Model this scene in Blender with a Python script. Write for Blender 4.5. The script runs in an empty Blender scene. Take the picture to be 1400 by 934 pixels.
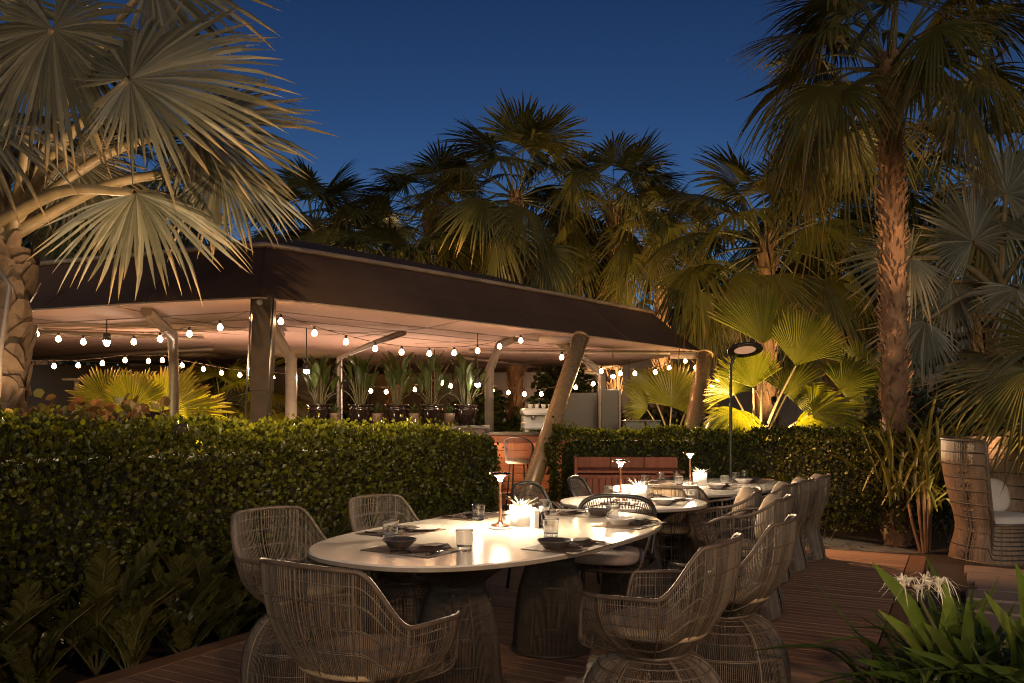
import bpy, math, random
import numpy as np
from mathutils import Vector, Matrix

rng = np.random.default_rng(7)
random.seed(7)
SC = bpy.context.scene
COL = SC.collection
R = math.radians
PI = math.pi
F = 1100.0          # focal length in photo pixels
CAMZ = 1.32
HZ = 579.0          # horizon row in the photo


def at(px, py, Y):
    """point of the place seen at photo pixel (px, py) at distance Y"""
    return np.array([(px - 700.0) / F * Y, Y, CAMZ + (HZ - py) / F * Y])


# ------------------------------------------------------------------ materials
MATS = {}


def new_mat(name):
    m = bpy.data.materials.new(name)
    m.use_nodes = True
    nt = m.node_tree
    b = nt.nodes.get('Principled BSDF')
    MATS[name] = m
    return m, nt, b


def mat(name, c1, c2=None, rough=0.5, scale=12.0, stretch=(1, 1, 1), bump=0.0, metal=0.0, island=0.0, coat=0.0,
        detail=4.0, spec=0.5, rvar=0.0):
    m, nt, b = new_mat(name)
    N, L = nt.nodes, nt.links
    b.inputs['Roughness'].default_value = rough
    b.inputs['Metallic'].default_value = metal
    b.inputs['Specular IOR Level'].default_value = spec
    if coat:
        b.inputs['Coat Weight'].default_value = coat
        b.inputs['Coat Roughness'].default_value = 0.08
    if c2 is None:
        c2 = tuple(x * 0.8 for x in c1)
    tc = N.new('ShaderNodeTexCoord')
    mp = N.new('ShaderNodeMapping')
    mp.inputs['Scale'].default_value = stretch
    L.new(tc.outputs['Object'], mp.inputs['Vector'])
    no = N.new('ShaderNodeTexNoise')
    no.inputs['Scale'].default_value = scale
    no.inputs['Detail'].default_value = detail
    no.inputs['Roughness'].default_value = 0.6
    L.new(mp.outputs['Vector'], no.inputs['Vector'])
    mix = N.new('ShaderNodeMix')
    mix.data_type = 'RGBA'
    mix.inputs['A'].default_value = (*c1, 1)
    mix.inputs['B'].default_value = (*c2, 1)
    fac = no.outputs['Fac']
    mr = N.new('ShaderNodeMapRange')
    mr.inputs['From Min'].default_value = 0.35
    mr.inputs['From Max'].default_value = 0.68
    L.new(fac, mr.inputs['Value'])
    fac = mr.outputs['Result']
    if island:
        g = N.new('ShaderNodeNewGeometry')
        a = N.new('ShaderNodeMix')
        a.data_type = 'FLOAT'
        a.inputs['Factor'].default_value = island
        L.new(fac, a.inputs['A'])
        L.new(g.outputs['Random Per Island'], a.inputs['B'])
        fac = a.outputs['Result']
    L.new(fac, mix.inputs['Factor'])
    L.new(mix.outputs['Result'], b.inputs['Base Color'])
    if rvar:
        r2 = N.new('ShaderNodeMapRange')
        r2.inputs['To Min'].default_value = max(0.02, rough - rvar)
        r2.inputs['To Max'].default_value = min(1, rough + rvar)
        L.new(no.outputs['Fac'], r2.inputs['Value'])
        L.new(r2.outputs['Result'], b.inputs['Roughness'])
    if bump:
        bp = N.new('ShaderNodeBump')
        bp.inputs['Strength'].default_value = bump
        bp.inputs['Distance'].default_value = 0.01
        L.new(no.outputs['Fac'], bp.inputs['Height'])
        L.new(bp.outputs['Normal'], b.inputs['Normal'])
    return m


def leaf_mat(name, cols, rough=0.42, trans=0.3, spec=0.4, dry=None, blotch=0.35):
    """leaf colour differs from leaf to leaf; some light comes through"""
    m, nt, b = new_mat(name)
    N, L = nt.nodes, nt.links
    g = N.new('ShaderNodeNewGeometry')
    cr = N.new('ShaderNodeValToRGB')
    el = cr.color_ramp.elements
    while len(el) < len(cols):
        el.new(0.5)
    for i, c in enumerate(cols):
        el[i].position = i / (len(cols) - 1)
        el[i].color = (*c, 1)
    tc = N.new('ShaderNodeTexCoord')
    no = N.new('ShaderNodeTexNoise')
    no.inputs['Scale'].default_value = 5.0
    no.inputs['Detail'].default_value = 5.0
    L.new(tc.outputs['Object'], no.inputs['Vector'])
    fm = N.new('ShaderNodeMix')
    fm.data_type = 'FLOAT'
    fm.inputs['Factor'].default_value = blotch
    L.new(g.outputs['Random Per Island'], fm.inputs['A'])
    L.new(no.outputs['Fac'], fm.inputs['B'])
    L.new(fm.outputs['Result'], cr.inputs['Fac'])
    out_c = cr.outputs['Color']
    if dry:
        an = N.new('ShaderNodeAttribute')
        an.attribute_name = 'tip'
        ad = N.new('ShaderNodeMath')
        ad.operation = 'MULTIPLY_ADD'
        L.new(no.outputs['Fac'], ad.inputs[0])
        ad.inputs[1].default_value = 0.55
        L.new(an.outputs['Fac'], ad.inputs[2])
        mr = N.new('ShaderNodeMapRange')
        mr.inputs['From Min'].default_value = 1.08
        mr.inputs['From Max'].default_value = 1.34
        L.new(ad.outputs['Value'], mr.inputs['Value'])
        dm = N.new('ShaderNodeMix')
        dm.data_type = 'RGBA'
        dm.inputs['B'].default_value = (*dry, 1)
        L.new(mr.outputs['Result'], dm.inputs['Factor'])
        L.new(out_c, dm.inputs['A'])
        out_c = dm.outputs['Result']
    L.new(out_c, b.inputs['Base Color'])
    b.inputs['Roughness'].default_value = rough
    b.inputs['Specular IOR Level'].default_value = spec
    tr = N.new('ShaderNodeBsdfTranslucent')
    hs = N.new('ShaderNodeHueSaturation')
    hs.inputs['Value'].default_value = 1.6
    hs.inputs['Saturation'].default_value = 1.1
    L.new(out_c, hs.inputs['Color'])
    L.new(hs.outputs['Color'], tr.inputs['Color'])
    mx = N.new('ShaderNodeMixShader')
    mx.inputs['Fac'].default_value = trans
    L.new(b.outputs['BSDF'], mx.inputs[1])
    L.new(tr.outputs['BSDF'], mx.inputs[2])
    L.new(mx.outputs['Shader'], N['Material Output'].inputs['Surface'])
    return m


def emit_mat(name, color, strength):
    m, nt, b = new_mat(name)
    b.inputs['Base Color'].default_value = (*color, 1)
    b.inputs['Emission Color'].default_value = (*color, 1)
    b.inputs['Emission Strength'].default_value = strength
    return m


def wood_mat(name, c1, c2, axis='X', rough=0.45, scale=3.0, island=0.5, bump=0.15, rvar=0.1):
    st = {'X': (0.6, 14, 14), 'Y': (14, 0.6, 14), 'Z': (14, 14, 0.6)}[axis]
    return mat(name, c1, c2, rough=rough, scale=scale, stretch=st, bump=bump, island=island, detail=6, rvar=rvar)


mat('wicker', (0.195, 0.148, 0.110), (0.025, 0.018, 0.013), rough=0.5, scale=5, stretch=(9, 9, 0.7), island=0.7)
mat('wicker_rim', (0.125, 0.088, 0.062), (0.07, 0.048, 0.034), rough=0.5, scale=20)
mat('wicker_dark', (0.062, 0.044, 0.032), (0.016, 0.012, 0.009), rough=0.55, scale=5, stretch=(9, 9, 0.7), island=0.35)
mat('wicker_pale', (0.27, 0.180, 0.115), (0.11, 0.070, 0.044), rough=0.55, scale=5, stretch=(9, 9, 0.7), island=0.35)
mat('black_frame', (0.020, 0.017, 0.015), (0.032, 0.027, 0.023), rough=0.4, scale=30)
mat('cushion_tan', (0.50, 0.36, 0.23), (0.42, 0.30, 0.19), rough=0.85, scale=60, bump=0.2)
mat('cushion_mauve', (0.40, 0.31, 0.28), (0.34, 0.26, 0.24), rough=0.85, scale=60, bump=0.2)
mat('cushion_white', (0.52, 0.46, 0.40), (0.46, 0.40, 0.35), rough=0.85, scale=60, bump=0.2)
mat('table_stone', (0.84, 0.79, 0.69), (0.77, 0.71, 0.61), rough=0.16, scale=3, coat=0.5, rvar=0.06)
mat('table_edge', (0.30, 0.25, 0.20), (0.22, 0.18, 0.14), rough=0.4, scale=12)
mat('white_ceramic', (0.80, 0.77, 0.72), (0.74, 0.71, 0.66), rough=0.25, scale=8)
mat('dark_ceramic', (0.045, 0.036, 0.032), (0.075, 0.060, 0.052), rough=0.35, scale=9, bump=0.1)
mat('pale_ceramic', (0.50, 0.46, 0.42), (0.42, 0.38, 0.35), rough=0.35, scale=9)
mat('napkin_cloth', (0.060, 0.036, 0.028), (0.038, 0.022, 0.017), rough=0.9, scale=90, bump=0.4)
mat('placemat_weave', (0.13, 0.085, 0.055), (0.07, 0.045, 0.03), rough=0.7, scale=70, stretch=(1, 5, 1), bump=0.4)
mat('cutlery_metal', (0.20, 0.15, 0.11), (0.14, 0.10, 0.08), rough=0.25, scale=9, metal=1.0)
mat('copper', (0.62, 0.33, 0.20), (0.48, 0.24, 0.14), rough=0.25, scale=14, metal=1.0)
mat('soy_sauce', (0.012, 0.007, 0.005), (0.02, 0.012, 0.008), rough=0.1, scale=10)
mat('steel', (0.50, 0.47, 0.43), (0.40, 0.37, 0.34), rough=0.32, scale=14, metal=1.0)
mat('grey_paint', (0.24, 0.195, 0.155), (0.18, 0.145, 0.115), rough=0.45, scale=9)
mat('bronze_paint', (0.42, 0.265, 0.13), (0.34, 0.21, 0.10), rough=0.28, scale=5, metal=0.2, rvar=0.08)
mat('dark_post', (0.075, 0.048, 0.030), (0.052, 0.033, 0.021), spec=0.2, rough=0.6, scale=6)
mat('roof_fabric', (0.105, 0.061, 0.043), (0.080, 0.046, 0.032), spec=0.12, rough=0.85, scale=1.2, bump=0.05)
mat('ceiling_fabric', (0.34, 0.225, 0.185), (0.30, 0.197, 0.160), rough=0.8, scale=0.8)
mat('hem', (0.42, 0.30, 0.22), (0.34, 0.24, 0.18), rough=0.6, scale=6)
mat('gutter', (0.55, 0.38, 0.25), (0.36, 0.24, 0.15), rough=0.45, scale=4, metal=0.3)
wood_mat('deck_wood', (0.34, 0.19, 0.11), (0.12, 0.067, 0.042), 'X', rough=0.66, scale=2.2, island=0.45, bump=0.3, rvar=0.15)
wood_mat('deck_border', (0.20, 0.105, 0.058), (0.12, 0.058, 0.034), 'Y', rough=0.5, scale=2.2, island=0.3, bump=0.25)
wood_mat('red_wood', (0.21, 0.050, 0.016), (0.095, 0.023, 0.008), 'Z', rough=0.7, scale=3, island=0.35)
wood_mat('orange_wood', (0.40, 0.125, 0.045), (0.24, 0.072, 0.028), 'X', rough=0.45, scale=3, island=0.35)
mat('dark_counter', (0.03, 0.022, 0.018), (0.05, 0.038, 0.03), rough=0.3, scale=8)
mat('soil', (0.045, 0.028, 0.018), (0.022, 0.014, 0.010), rough=0.95, scale=14, bump=0.8)
mat('paving_stone', (0.30, 0.215, 0.165), (0.19, 0.135, 0.10), rough=0.75, scale=5, island=0.5, bump=0.5)
mat('bark', (0.34, 0.185, 0.095), (0.085, 0.044, 0.022), rough=0.85, scale=9, island=0.5, bump=0.8, stretch=(1, 1, 0.5))
mat('bark_grey', (0.25, 0.165, 0.10), (0.075, 0.046, 0.027), rough=0.9, scale=13, island=0.45, bump=1.0, stretch=(1, 1, 0.5))
mat('petiole', (0.24, 0.180, 0.095), (0.15, 0.108, 0.052), rough=0.5, scale=6, stretch=(1, 1, 1))
mat('petiole_dark', (0.12, 0.11, 0.045), (0.08, 0.07, 0.03), rough=0.5, scale=6)
mat('twig', (0.09, 0.06, 0.038), (0.05, 0.032, 0.02), rough=0.9, scale=12)
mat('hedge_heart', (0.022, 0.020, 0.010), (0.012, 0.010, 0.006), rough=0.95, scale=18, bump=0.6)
mat('wall_taupe', (0.24, 0.19, 0.155), (0.20, 0.158, 0.128), rough=0.85, scale=1.5, bump=0.1)
mat('wall_dark', (0.05, 0.035, 0.028), (0.035, 0.025, 0.02), rough=0.8, scale=1.5)
mat('panel_grey', (0.038, 0.028, 0.022), (0.030, 0.022, 0.017), rough=0.4, scale=2)
mat('glazed_pot', (0.020, 0.012, 0.009), (0.012, 0.008, 0.006), rough=0.12, scale=5, coat=0.6)
mat('small_pot', (0.20, 0.13, 0.10), (0.12, 0.075, 0.058), rough=0.45, scale=12)
mat('black_metal', (0.022, 0.018, 0.016), (0.03, 0.025, 0.022), rough=0.45, scale=20)
mat('utility_green', (0.16, 0.165, 0.12), (0.13, 0.135, 0.10), rough=0.5, scale=4)
mat('cable', (0.10, 0.075, 0.055), (0.07, 0.05, 0.036), rough=0.5, scale=20)
mat('stone_grey', (0.20, 0.16, 0.13), (0.11, 0.088, 0.07), rough=0.85, scale=6, bump=0.8)
leaf_mat('hedge_leaf', [(0.055, 0.035, 0.012), (0.032, 0.034, 0.006), (0.070, 0.072, 0.009), (0.105, 0.105, 0.012), (0.19, 0.185, 0.020)], rough=0.36, trans=0.45, blotch=0.4)
leaf_mat('zamia_leaf', [(0.035, 0.036, 0.010), (0.062, 0.060, 0.016), (0.12, 0.105, 0.030)], rough=0.36, trans=0.15)
leaf_mat('seagrape_leaf', [(0.05, 0.055, 0.012), (0.14, 0.055, 0.022), (0.08, 0.075, 0.018), (0.10, 0.05, 0.02)], rough=0.42, trans=0.25)
leaf_mat('silver_leaf', [(0.050, 0.049, 0.030), (0.115, 0.105, 0.066), (0.29, 0.26, 0.18)], rough=0.38, trans=0.2, dry=(0.30, 0.20, 0.09))
leaf_mat('palm_leaf', [(0.052, 0.050, 0.012), (0.078, 0.070, 0.016), (0.12, 0.094, 0.024)], rough=0.42, trans=0.3, dry=(0.20, 0.12, 0.045))
leaf_mat('palm_leaf_dry', [(0.16, 0.10, 0.045), (0.22, 0.14, 0.06)], rough=0.6, trans=0.25)
leaf_mat('fan_leaf', [(0.075, 0.085, 0.011), (0.17, 0.16, 0.018), (0.25, 0.22, 0.028)], rough=0.4, trans=0.35, dry=(0.26, 0.17, 0.05), blotch=0.5)
leaf_mat('strap_leaf', [(0.035, 0.060, 0.013), (0.065, 0.095, 0.018), (0.12, 0.145, 0.034)], rough=0.33, trans=0.25)
leaf_mat('pandanus_leaf', [(0.07, 0.065, 0.014), (0.13, 0.115, 0.022), (0.19, 0.155, 0.035)], rough=0.4, trans=0.2)
leaf_mat('bird_leaf', [(0.028, 0.045, 0.011), (0.05, 0.07, 0.017), (0.08, 0.10, 0.026)], rough=0.38, trans=0.25)
leaf_mat('dark_leaf', [(0.02, 0.022, 0.008), (0.032, 0.034, 0.011), (0.05, 0.048, 0.015)], rough=0.5, trans=0.2)
leaf_mat('air_leaf', [(0.42, 0.42, 0.33), (0.52, 0.51, 0.41)], rough=0.5, trans=0.2)
leaf_mat('lily_petal', [(0.75, 0.68, 0.56), (0.82, 0.76, 0.66)], rough=0.5, trans=0.35)
emit_mat('bulb_glow', (1.0, 0.56, 0.24), 42.0)
emit_mat('spot_glow', (1.0, 0.80, 0.58), 110.0)
emit_mat('lamp_glow', (1.0, 0.76, 0.50), 780.0)
emit_mat('post_glow', (1.0, 0.58, 0.36), 0.16)

m, nt, b = new_mat('glass')
b.inputs['Base Color'].default_value = (1, 1, 1, 1)
b.inputs['Transmission Weight'].default_value = 1.0
b.inputs['Roughness'].default_value = 0.01
b.inputs['IOR'].default_value = 1.48


# ------------------------------------------------------------------ mesh builder
def rodr(v, axis, ang):
    return Matrix.Rotation(ang, 3, Vector(axis)) @ Vector(v)


class MB:
    def __init__(self):
        self.V, self.Fc, self.n, self.T = [], [], 0, {}

    def add(self, v, faces, smooth=True, mi=0):
        v = np.asarray(v, dtype=np.float64).reshape(-1, 3)
        faces = np.asarray(faces, dtype=np.int64)
        self.V.append(v)
        self.Fc.append((faces + self.n, smooth, mi))
        self.n += len(v)

    def addp(self, v, polys, smooth=False, mi=0):
        v = np.asarray(v, dtype=np.float64).reshape(-1, 3)
        self.V.append(v)
        for p in polys:
            self.Fc.append((np.asarray([p], dtype=np.int64) + self.n, smooth, mi))
        self.n += len(v)

    def box(self, c, s, rz=0.0, mi=0, bev=0.0, rot=None):
        """box centred at c with full sizes s; small chamfer bev"""
        hx, hy, hz = s[0] / 2, s[1] / 2, s[2] / 2
        if bev <= 0:
            v = np.array([[x, y, z] for x in (-hx, hx) for y in (-hy, hy) for z in (-hz, hz)])
            f = [[0, 1, 3, 2], [4, 6, 7, 5], [0, 4, 5, 1], [2, 3, 7, 6], [0, 2, 6, 4], [1, 5, 7, 3]]
        else:
            bv = min(bev, hx * .9, hy * .9, hz * .9)
            vs, idx = [], {}
            for sx in (-1, 1):
                for sy in (-1, 1):
                    for sz in (-1, 1):
                        for k, p in enumerate(((hx, hy - bv, hz - bv), (hx - bv, hy, hz - bv), (hx - bv, hy - bv, hz))):
                            idx[(sx, sy, sz, k)] = len(vs)
                            vs.append((sx * p[0], sy * p[1], sz * p[2]))
            v = np.array(vs)
            f = []
            q = [(-1, -1), (1, -1), (1, 1), (-1, 1)]
            for s_ in (-1, 1):
                for k in range(3):
                    def key(a, b_):
                        t = [a, b_]
                        t.insert(k, s_)
                        return idx[(t[0], t[1], t[2], k)]
                    p = [key(a, b_) for a, b_ in q]
                    if (s_ == -1) != (k == 1):
                        p = p[::-1]
                    f.append(p)
            # edge quads
            for k in range(3):
                o = [i for i in range(3) if i != k]
                for a in (-1, 1):
                    for b_ in (-1, 1):
                        def kk(sk, which):
                            t = [0, 0, 0]
                            t[k] = sk
                            t[o[0]] = a
                            t[o[1]] = b_
                            return idx[(t[0], t[1], t[2], which)]
                        f.append([kk(-1, o[0]), kk(1, o[0]), kk(1, o[1]), kk(-1, o[1])])
            tri = [[idx[(sx, sy, sz, k)] for k in range(3)] for sx in (-1, 1) for sy in (-1, 1) for sz in (-1, 1)]
        if rot is not None:
            v = v @ np.array(rot).T
        elif rz:
            c_, s_ = math.cos(rz), math.sin(rz)
            v = v @ np.array([[c_, -s_, 0], [s_, c_, 0], [0, 0, 1]]).T
        v = v + np.asarray(c)
        self.add(v, f, smooth=False, mi=mi)
        if bev > 0:
            self.Fc.append((np.asarray(tri) + self.n - len(v), False, mi))

    def tubes(self, P, rad, sides=4, mi=0, closed=False, caps=False):
        """P (N, M, 3) polylines, rad scalar or (M,) or (N, M)"""
        P = np.asarray(P, dtype=np.float64)
        if P.ndim == 2:
            P = P[None]
        n, m_, _ = P.shape
        rad = np.broadcast_to(np.asarray(rad, dtype=np.float64), (n, m_))
        if closed:
            T = np.roll(P, -1, 1) - np.roll(P, 1, 1)
        else:
            T = np.gradient(P, axis=1)
        T /= np.linalg.norm(T, axis=2, keepdims=True) + 1e-12
        mean = np.abs(T).mean(axis=1)
        ref = np.zeros((n, 3))
        ref[np.arange(n), mean.argmin(axis=1)] = 1
        A = np.cross(T, ref[:, None, :])
        A /= np.linalg.norm(A, axis=2, keepdims=True) + 1e-12
        B = np.cross(T, A)
        ang = np.arange(sides) * 2 * PI / sides
        V = (P[:, :, None, :] + rad[:, :, None, None] * (np.cos(ang)[None, None, :, None] * A[:, :, None, :]
             + np.sin(ang)[None, None, :, None] * B[:, :, None, :]))
        idx = np.arange(n * m_ * sides).reshape(n, m_, sides)
        nx = np.roll(idx, -1, axis=2)
        if closed:
            i2, n2 = np.roll(idx, -1, axis=1), np.roll(nx, -1, axis=1)
            f = np.stack([idx, nx, n2, i2], -1)
        else:
            f = np.stack([idx[:, :-1], nx[:, :-1], nx[:, 1:], idx[:, 1:]], -1)
        base = self.n
        self.add(V.reshape(-1, 3), f.reshape(-1, 4), smooth=sides > 3 or True, mi=mi)
        if caps and not closed:
            for i in range(n):
                self.Fc.append((idx[i, 0][::-1][None] + base, False, mi))
                self.Fc.append((idx[i, -1][None] + base, False, mi))

    def lathe(self, prof, c=(0, 0, 0), seg=24, mi=0, smooth=True, sx=1.0, sy=1.0, capb=False, capt=False, M=None):
        """prof list of (r, z)"""
        prof = np.asarray(prof, dtype=np.float64)
        a = np.arange(seg) * 2 * PI / seg
        m_ = len(prof)
        V = np.stack([prof[:, 0][:, None] * np.cos(a) * sx, prof[:, 0][:, None] * np.sin(a) * sy,
                      np.repeat(prof[:, 1][:, None], seg, 1)], -1)
        idx = np.arange(m_ * seg).reshape(m_, seg)
        nx = np.roll(idx, -1, 1)
        f = np.stack([idx[:-1], nx[:-1], nx[1:], idx[1:]], -1).reshape(-1, 4)
        V = V.reshape(-1, 3)
        if M is not None:
            V = V @ np.array(M).T
        base = self.n
        self.add(V + np.asarray(c), f, smooth, mi)
        if capb:
            self.Fc.append((idx[0][::-1][None] + base, False, mi))
        if capt:
            self.Fc.append((idx[-1][None] + base, False, mi))

    def grid(self, V, mi=0, smooth=True, closed_u=False):
        V = np.asarray(V)
        a, b_, _ = V.shape
        idx = np.arange(a * b_).reshape(a, b_)
        if closed_u:
            n_ = np.roll(idx, -1, 0)
            f = np.stack([idx[:, :-1], n_[:, :-1], n_[:, 1:], idx[:, 1:]], -1)
        else:
            f = np.stack([idx[:-1, :-1], idx[1:, :-1], idx[1:, 1:], idx[:-1, 1:]], -1)
        self.add(V.reshape(-1, 3), f.reshape(-1, 4), smooth, mi)

    def mesh(self, name, mats):
        me = bpy.data.meshes.new(name)
        V = np.concatenate(self.V)
        me.vertices.add(len(V))
        me.vertices.foreach_set('co', V.astype(np.float32).ravel())
        loops = np.concatenate([f.ravel() for f, _, _ in self.Fc])
        sizes = np.concatenate([np.full(len(f), f.shape[1]) for f, _, _ in self.Fc])
        sm = np.concatenate([np.full(len(f), s, dtype=bool) for f, s, _ in self.Fc])
        mi = np.concatenate([np.full(len(f), m_, dtype=np.int32) for f, _, m_ in self.Fc])
        me.loops.add(len(loops))
        me.loops.foreach_set('vertex_index', loops.astype(np.int32))
        me.polygons.add(len(sizes))
        me.polygons.foreach_set('loop_start', np.concatenate([[0], np.cumsum(sizes)[:-1]]).astype(np.int32))
        me.polygons.foreach_set('use_smooth', sm)
        me.polygons.foreach_set('material_index', mi)
        if self.T:
            tv = np.zeros(len(V), dtype=np.float32)
            for st_, q_ in self.T.items():
                tv[st_:st_ + len(q_)] = q_
            at_ = me.attributes.new('tip', 'FLOAT', 'POINT')
            at_.data.foreach_set('value', tv)
        me.update(calc_edges=True)
        me.validate()
        for x in ([mats] if isinstance(mats, str) else mats):
            me.materials.append(MATS[x])
        return me

    def build(self, name, mats, parent=None, loc=None, rz=0.0):
        o = bpy.data.objects.new(name, self.mesh(name, mats))
        COL.objects.link(o)
        if parent is not None:
            o.parent = parent
        if loc is not None:
            o.location = [float(x) for x in loc]
        if rz:
            o.rotation_euler = (0, 0, rz)
        return o


def tag(o, label, cat, group=None, kind=None):
    if label:
        o['label'] = label
        n = len(label.split())
        if not 4 <= n <= 16:
            print('LABEL LENGTH', n, label)
    if cat:
        o['category'] = cat
    if group:
        o['group'] = group
    if kind:
        o['kind'] = kind
    return o


def thing(name, label, cat, loc=(0, 0, 0), rz=0.0, group=None):
    o = bpy.data.objects.new(name, None)
    COL.objects.link(o)
    o.location = [float(x) for x in loc]
    o.rotation_euler = (0, 0, rz)
    o.empty_display_size = 0.1
    return tag(o, label, cat, group)


def struct(name, mb, mats):
    o = mb.build(name, mats)
    o['kind'] = 'structure'
    return o


def copy_tree(o, parent=None):
    c = o.copy()
    COL.objects.link(c)
    if parent is not None:
        c.parent = parent
    for ch in [x for x in bpy.data.objects if x.parent == o]:
        copy_tree(ch, c)
    return c


def dup(root, loc, rz, label, group=None, scale=1.0):
    c = copy_tree(root)
    c.location = [float(x) for x in loc]
    c.rotation_euler = (0, 0, rz)
    c.scale = (scale,) * 3
    tag(c, label, None, group)
    return c


def place_first(first, used, loc, rz, label, group=None, scale=1.0):
    """the first call moves the built thing, later calls copy it"""
    if first.name not in used:
        used.add(first.name)
        first.location = [float(x) for x in loc]
        first.rotation_euler = (0, 0, rz)
        first.scale = (scale,) * 3
        tag(first, label, None, group)
        return first
    return dup(first, loc, rz, label, group, scale)


USED = set()
ORD = ('first second third fourth fifth sixth seventh eighth ninth tenth eleventh twelfth thirteenth fourteenth '
       'fifteenth sixteenth').split()


def smooth(a, b_, x):
    t = np.clip((x - a) / (b_ - a), 0, 1)
    return t * t * (3 - 2 * t)


def catmull(pts, n):
    p = np.asarray(pts, dtype=np.float64)
    p = np.concatenate([[2 * p[0] - p[1]], p, [2 * p[-1] - p[-2]]])
    k = len(p) - 3
    t = np.linspace(0, k - 1e-9, n)
    i = t.astype(int)
    u = (t - i)[:, None]
    a, b_, c, d = p[i], p[i + 1], p[i + 2], p[i + 3]
    return 0.5 * (2 * b_ + (c - a) * u + (2 * a - 5 * b_ + 4 * c - d) * u ** 2 + (3 * b_ - a - 3 * c + d) * u ** 3)


# ------------------------------------------------------------------ leaves
LEAF_V = np.array([[0, 0, 0], [0.36, 0.42, 0.05], [0.30, 0.80, 0.03], [0, 1.0, -0.06], [-0.30, 0.80, 0.03], [-0.36, 0.42, 0.05]])
LEAF_F = np.array([[0, 1, 2, 3], [0, 3, 4, 5]])


def frames(axis, normal):
    y = axis / (np.linalg.norm(axis, axis=1, keepdims=True) + 1e-9)
    x = np.cross(y, normal)
    x /= np.linalg.norm(x, axis=1, keepdims=True) + 1e-9
    z = np.cross(x, y)
    return x, y, z


def leaves(mb, P, axis, normal, L, wide=1.0, mi=0, shape=LEAF_V):
    x, y, z = frames(axis, normal)
    L = np.broadcast_to(np.asarray(L), (len(P),))[:, None, None]
    S = shape[None]
    V = P[:, None, :] + L * (S[..., 0:1] * wide * x[:, None] + S[..., 1:2] * y[:, None] + S[..., 2:3] * z[:, None])
    f = LEAF_F[None] + (np.arange(len(P)) * 6)[:, None, None]
    mb.add(V.reshape(-1, 3), f.reshape(-1, 4), False, mi)


def rdir(n):
    v = rng.normal(size=(n, 3))
    return v / np.linalg.norm(v, axis=1, keepdims=True)


def fan(mb, pos, axis, normal, Rl, n=50, arc=R(230), split=0.45, pleat=0.35, cup=0.15, fold=0.0, droop=0.25, jit=0.05,
        back=0.45, mi=0, stations=(0.008, 0.3, 0.55, 0.78, 0.92, 1.0), tipw=0.0, bend=0.12):
    """one palm fan: pleated segments, joined to 'split' of their length and free beyond it"""
    pos = np.asarray(pos, float)
    ax = np.asarray(axis, float)[None]
    nm = np.asarray(normal, float)[None]
    X, Y, Z = frames(ax, nm)
    X, Y, Z = X[0], Y[0], Z[0]
    da = arc / n
    a = (np.arange(n) + 0.5) * da - arc / 2
    ln = Rl * (back + (1 - back) * ((1 + np.cos(a)) / 2) ** 0.8) * (1 + rng.normal(0, jit, n))
    t = np.array(stations)
    r = ln[:, None] * t[None]
    am = a[:, None] + rng.normal(0, 0.035, n)[:, None] * np.clip(t - split, 0, 1) ** 1.0 * 2
    ws = (ln * split * math.tan(da / 2))[:, None]
    hw = np.where(t[None] <= split, r * math.tan(da / 2),
                  ws * (1 + 0.25 * np.sin(np.clip((t[None] - split) / (1 - split), 0, 1) * PI))
                  * np.clip(1 - (t[None] - split) / (1 - split), 0, 1) ** 0.75 + tipw)
    bnd = rng.normal(0, bend, n)[:, None] * np.clip(t - split, 0, 1)[None] ** 2 * ln[:, None] * 2
    zz = -cup * r * r / Rl - fold * np.abs(np.sin(a))[:, None] * r * (1 - 0.3 * t[None]) + bnd
    dirc = np.stack([np.sin(am), np.cos(am)], -1)      # (n, m, 2) in X, Y
    per = np.stack([np.cos(am), -np.sin(am)], -1)
    out = []
    for k, lift in ((-1, 0.0), (0, pleat), (1, 0.0)):
        q = dirc * r[..., None] + per * (k * hw)[..., None]
        w = zz + lift * hw
        out.append(pos + q[..., 0:1] * X + q[..., 1:2] * Y + w[..., None] * Z)
    V = np.stack(out, 2)                               # n, m, 3, 3
    dr = droop * np.clip(t - 0.35, 0, 1) ** 1.7 * 2.2
    V[..., 2] -= (dr[None, :] * ln[:, None] * (1 + rng.normal(0, 0.35, n))[:, None])[:, :, None]
    m_ = len(t)
    idx = np.arange(n * m_ * 3).reshape(n, m_, 3)
    f = np.stack([idx[:, :-1, :-1], idx[:, :-1, 1:], idx[:, 1:, 1:], idx[:, 1:, :-1]], -1)
    tt = np.repeat(np.broadcast_to(t[None, :] + rng.normal(0, 0.07, n)[:, None], (n, m_)).reshape(-1), 3)
    mb.T[mb.n] = tt
    mb.add(V.reshape(-1, 3), f.reshape(-1, 4), False, mi)


def ribbon(mb, pts, width, fold=0.3, mi=0, up=(0, 0, 1), n=9, taper=None):
    """strap leaf along pts with a V fold"""
    P = catmull(pts, n)
    T = np.gradient(P, axis=0)
    T /= np.linalg.norm(T, axis=1, keepdims=True)
    S = np.cross(T, np.broadcast_to(np.asarray(up, float), T.shape))
    S /= np.linalg.norm(S, axis=1, keepdims=True) + 1e-9
    Nn = np.cross(S, T)
    t = np.linspace(0, 1, n)
    w = width / 2 * (np.minimum(1, 0.6 + t * 2) * np.clip(1 - t ** 5.0, 0.02, 1)) if taper is None else width / 2 * taper(t)
    V = np.stack([P - S * w[:, None] + Nn * (w * fold)[:, None], P, P + S * w[:, None] + Nn * (w * fold)[:, None]], 1)
    mb.grid(V, mi=mi, smooth=True)


# ------------------------------------------------------------------ ground, deck, paving
AX = np.array([0.485, 0.875, 0.0])       # the deck's long direction
AX /= np.linalg.norm(AX)
AC = np.array([AX[1], -AX[0], 0.0])      # across the deck
RZ = math.atan2(AC[1], AC[0])
D0 = np.array([-1.625, 5.17, 0.0])       # a point on the deck's left edge
DW = 3.66


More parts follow.
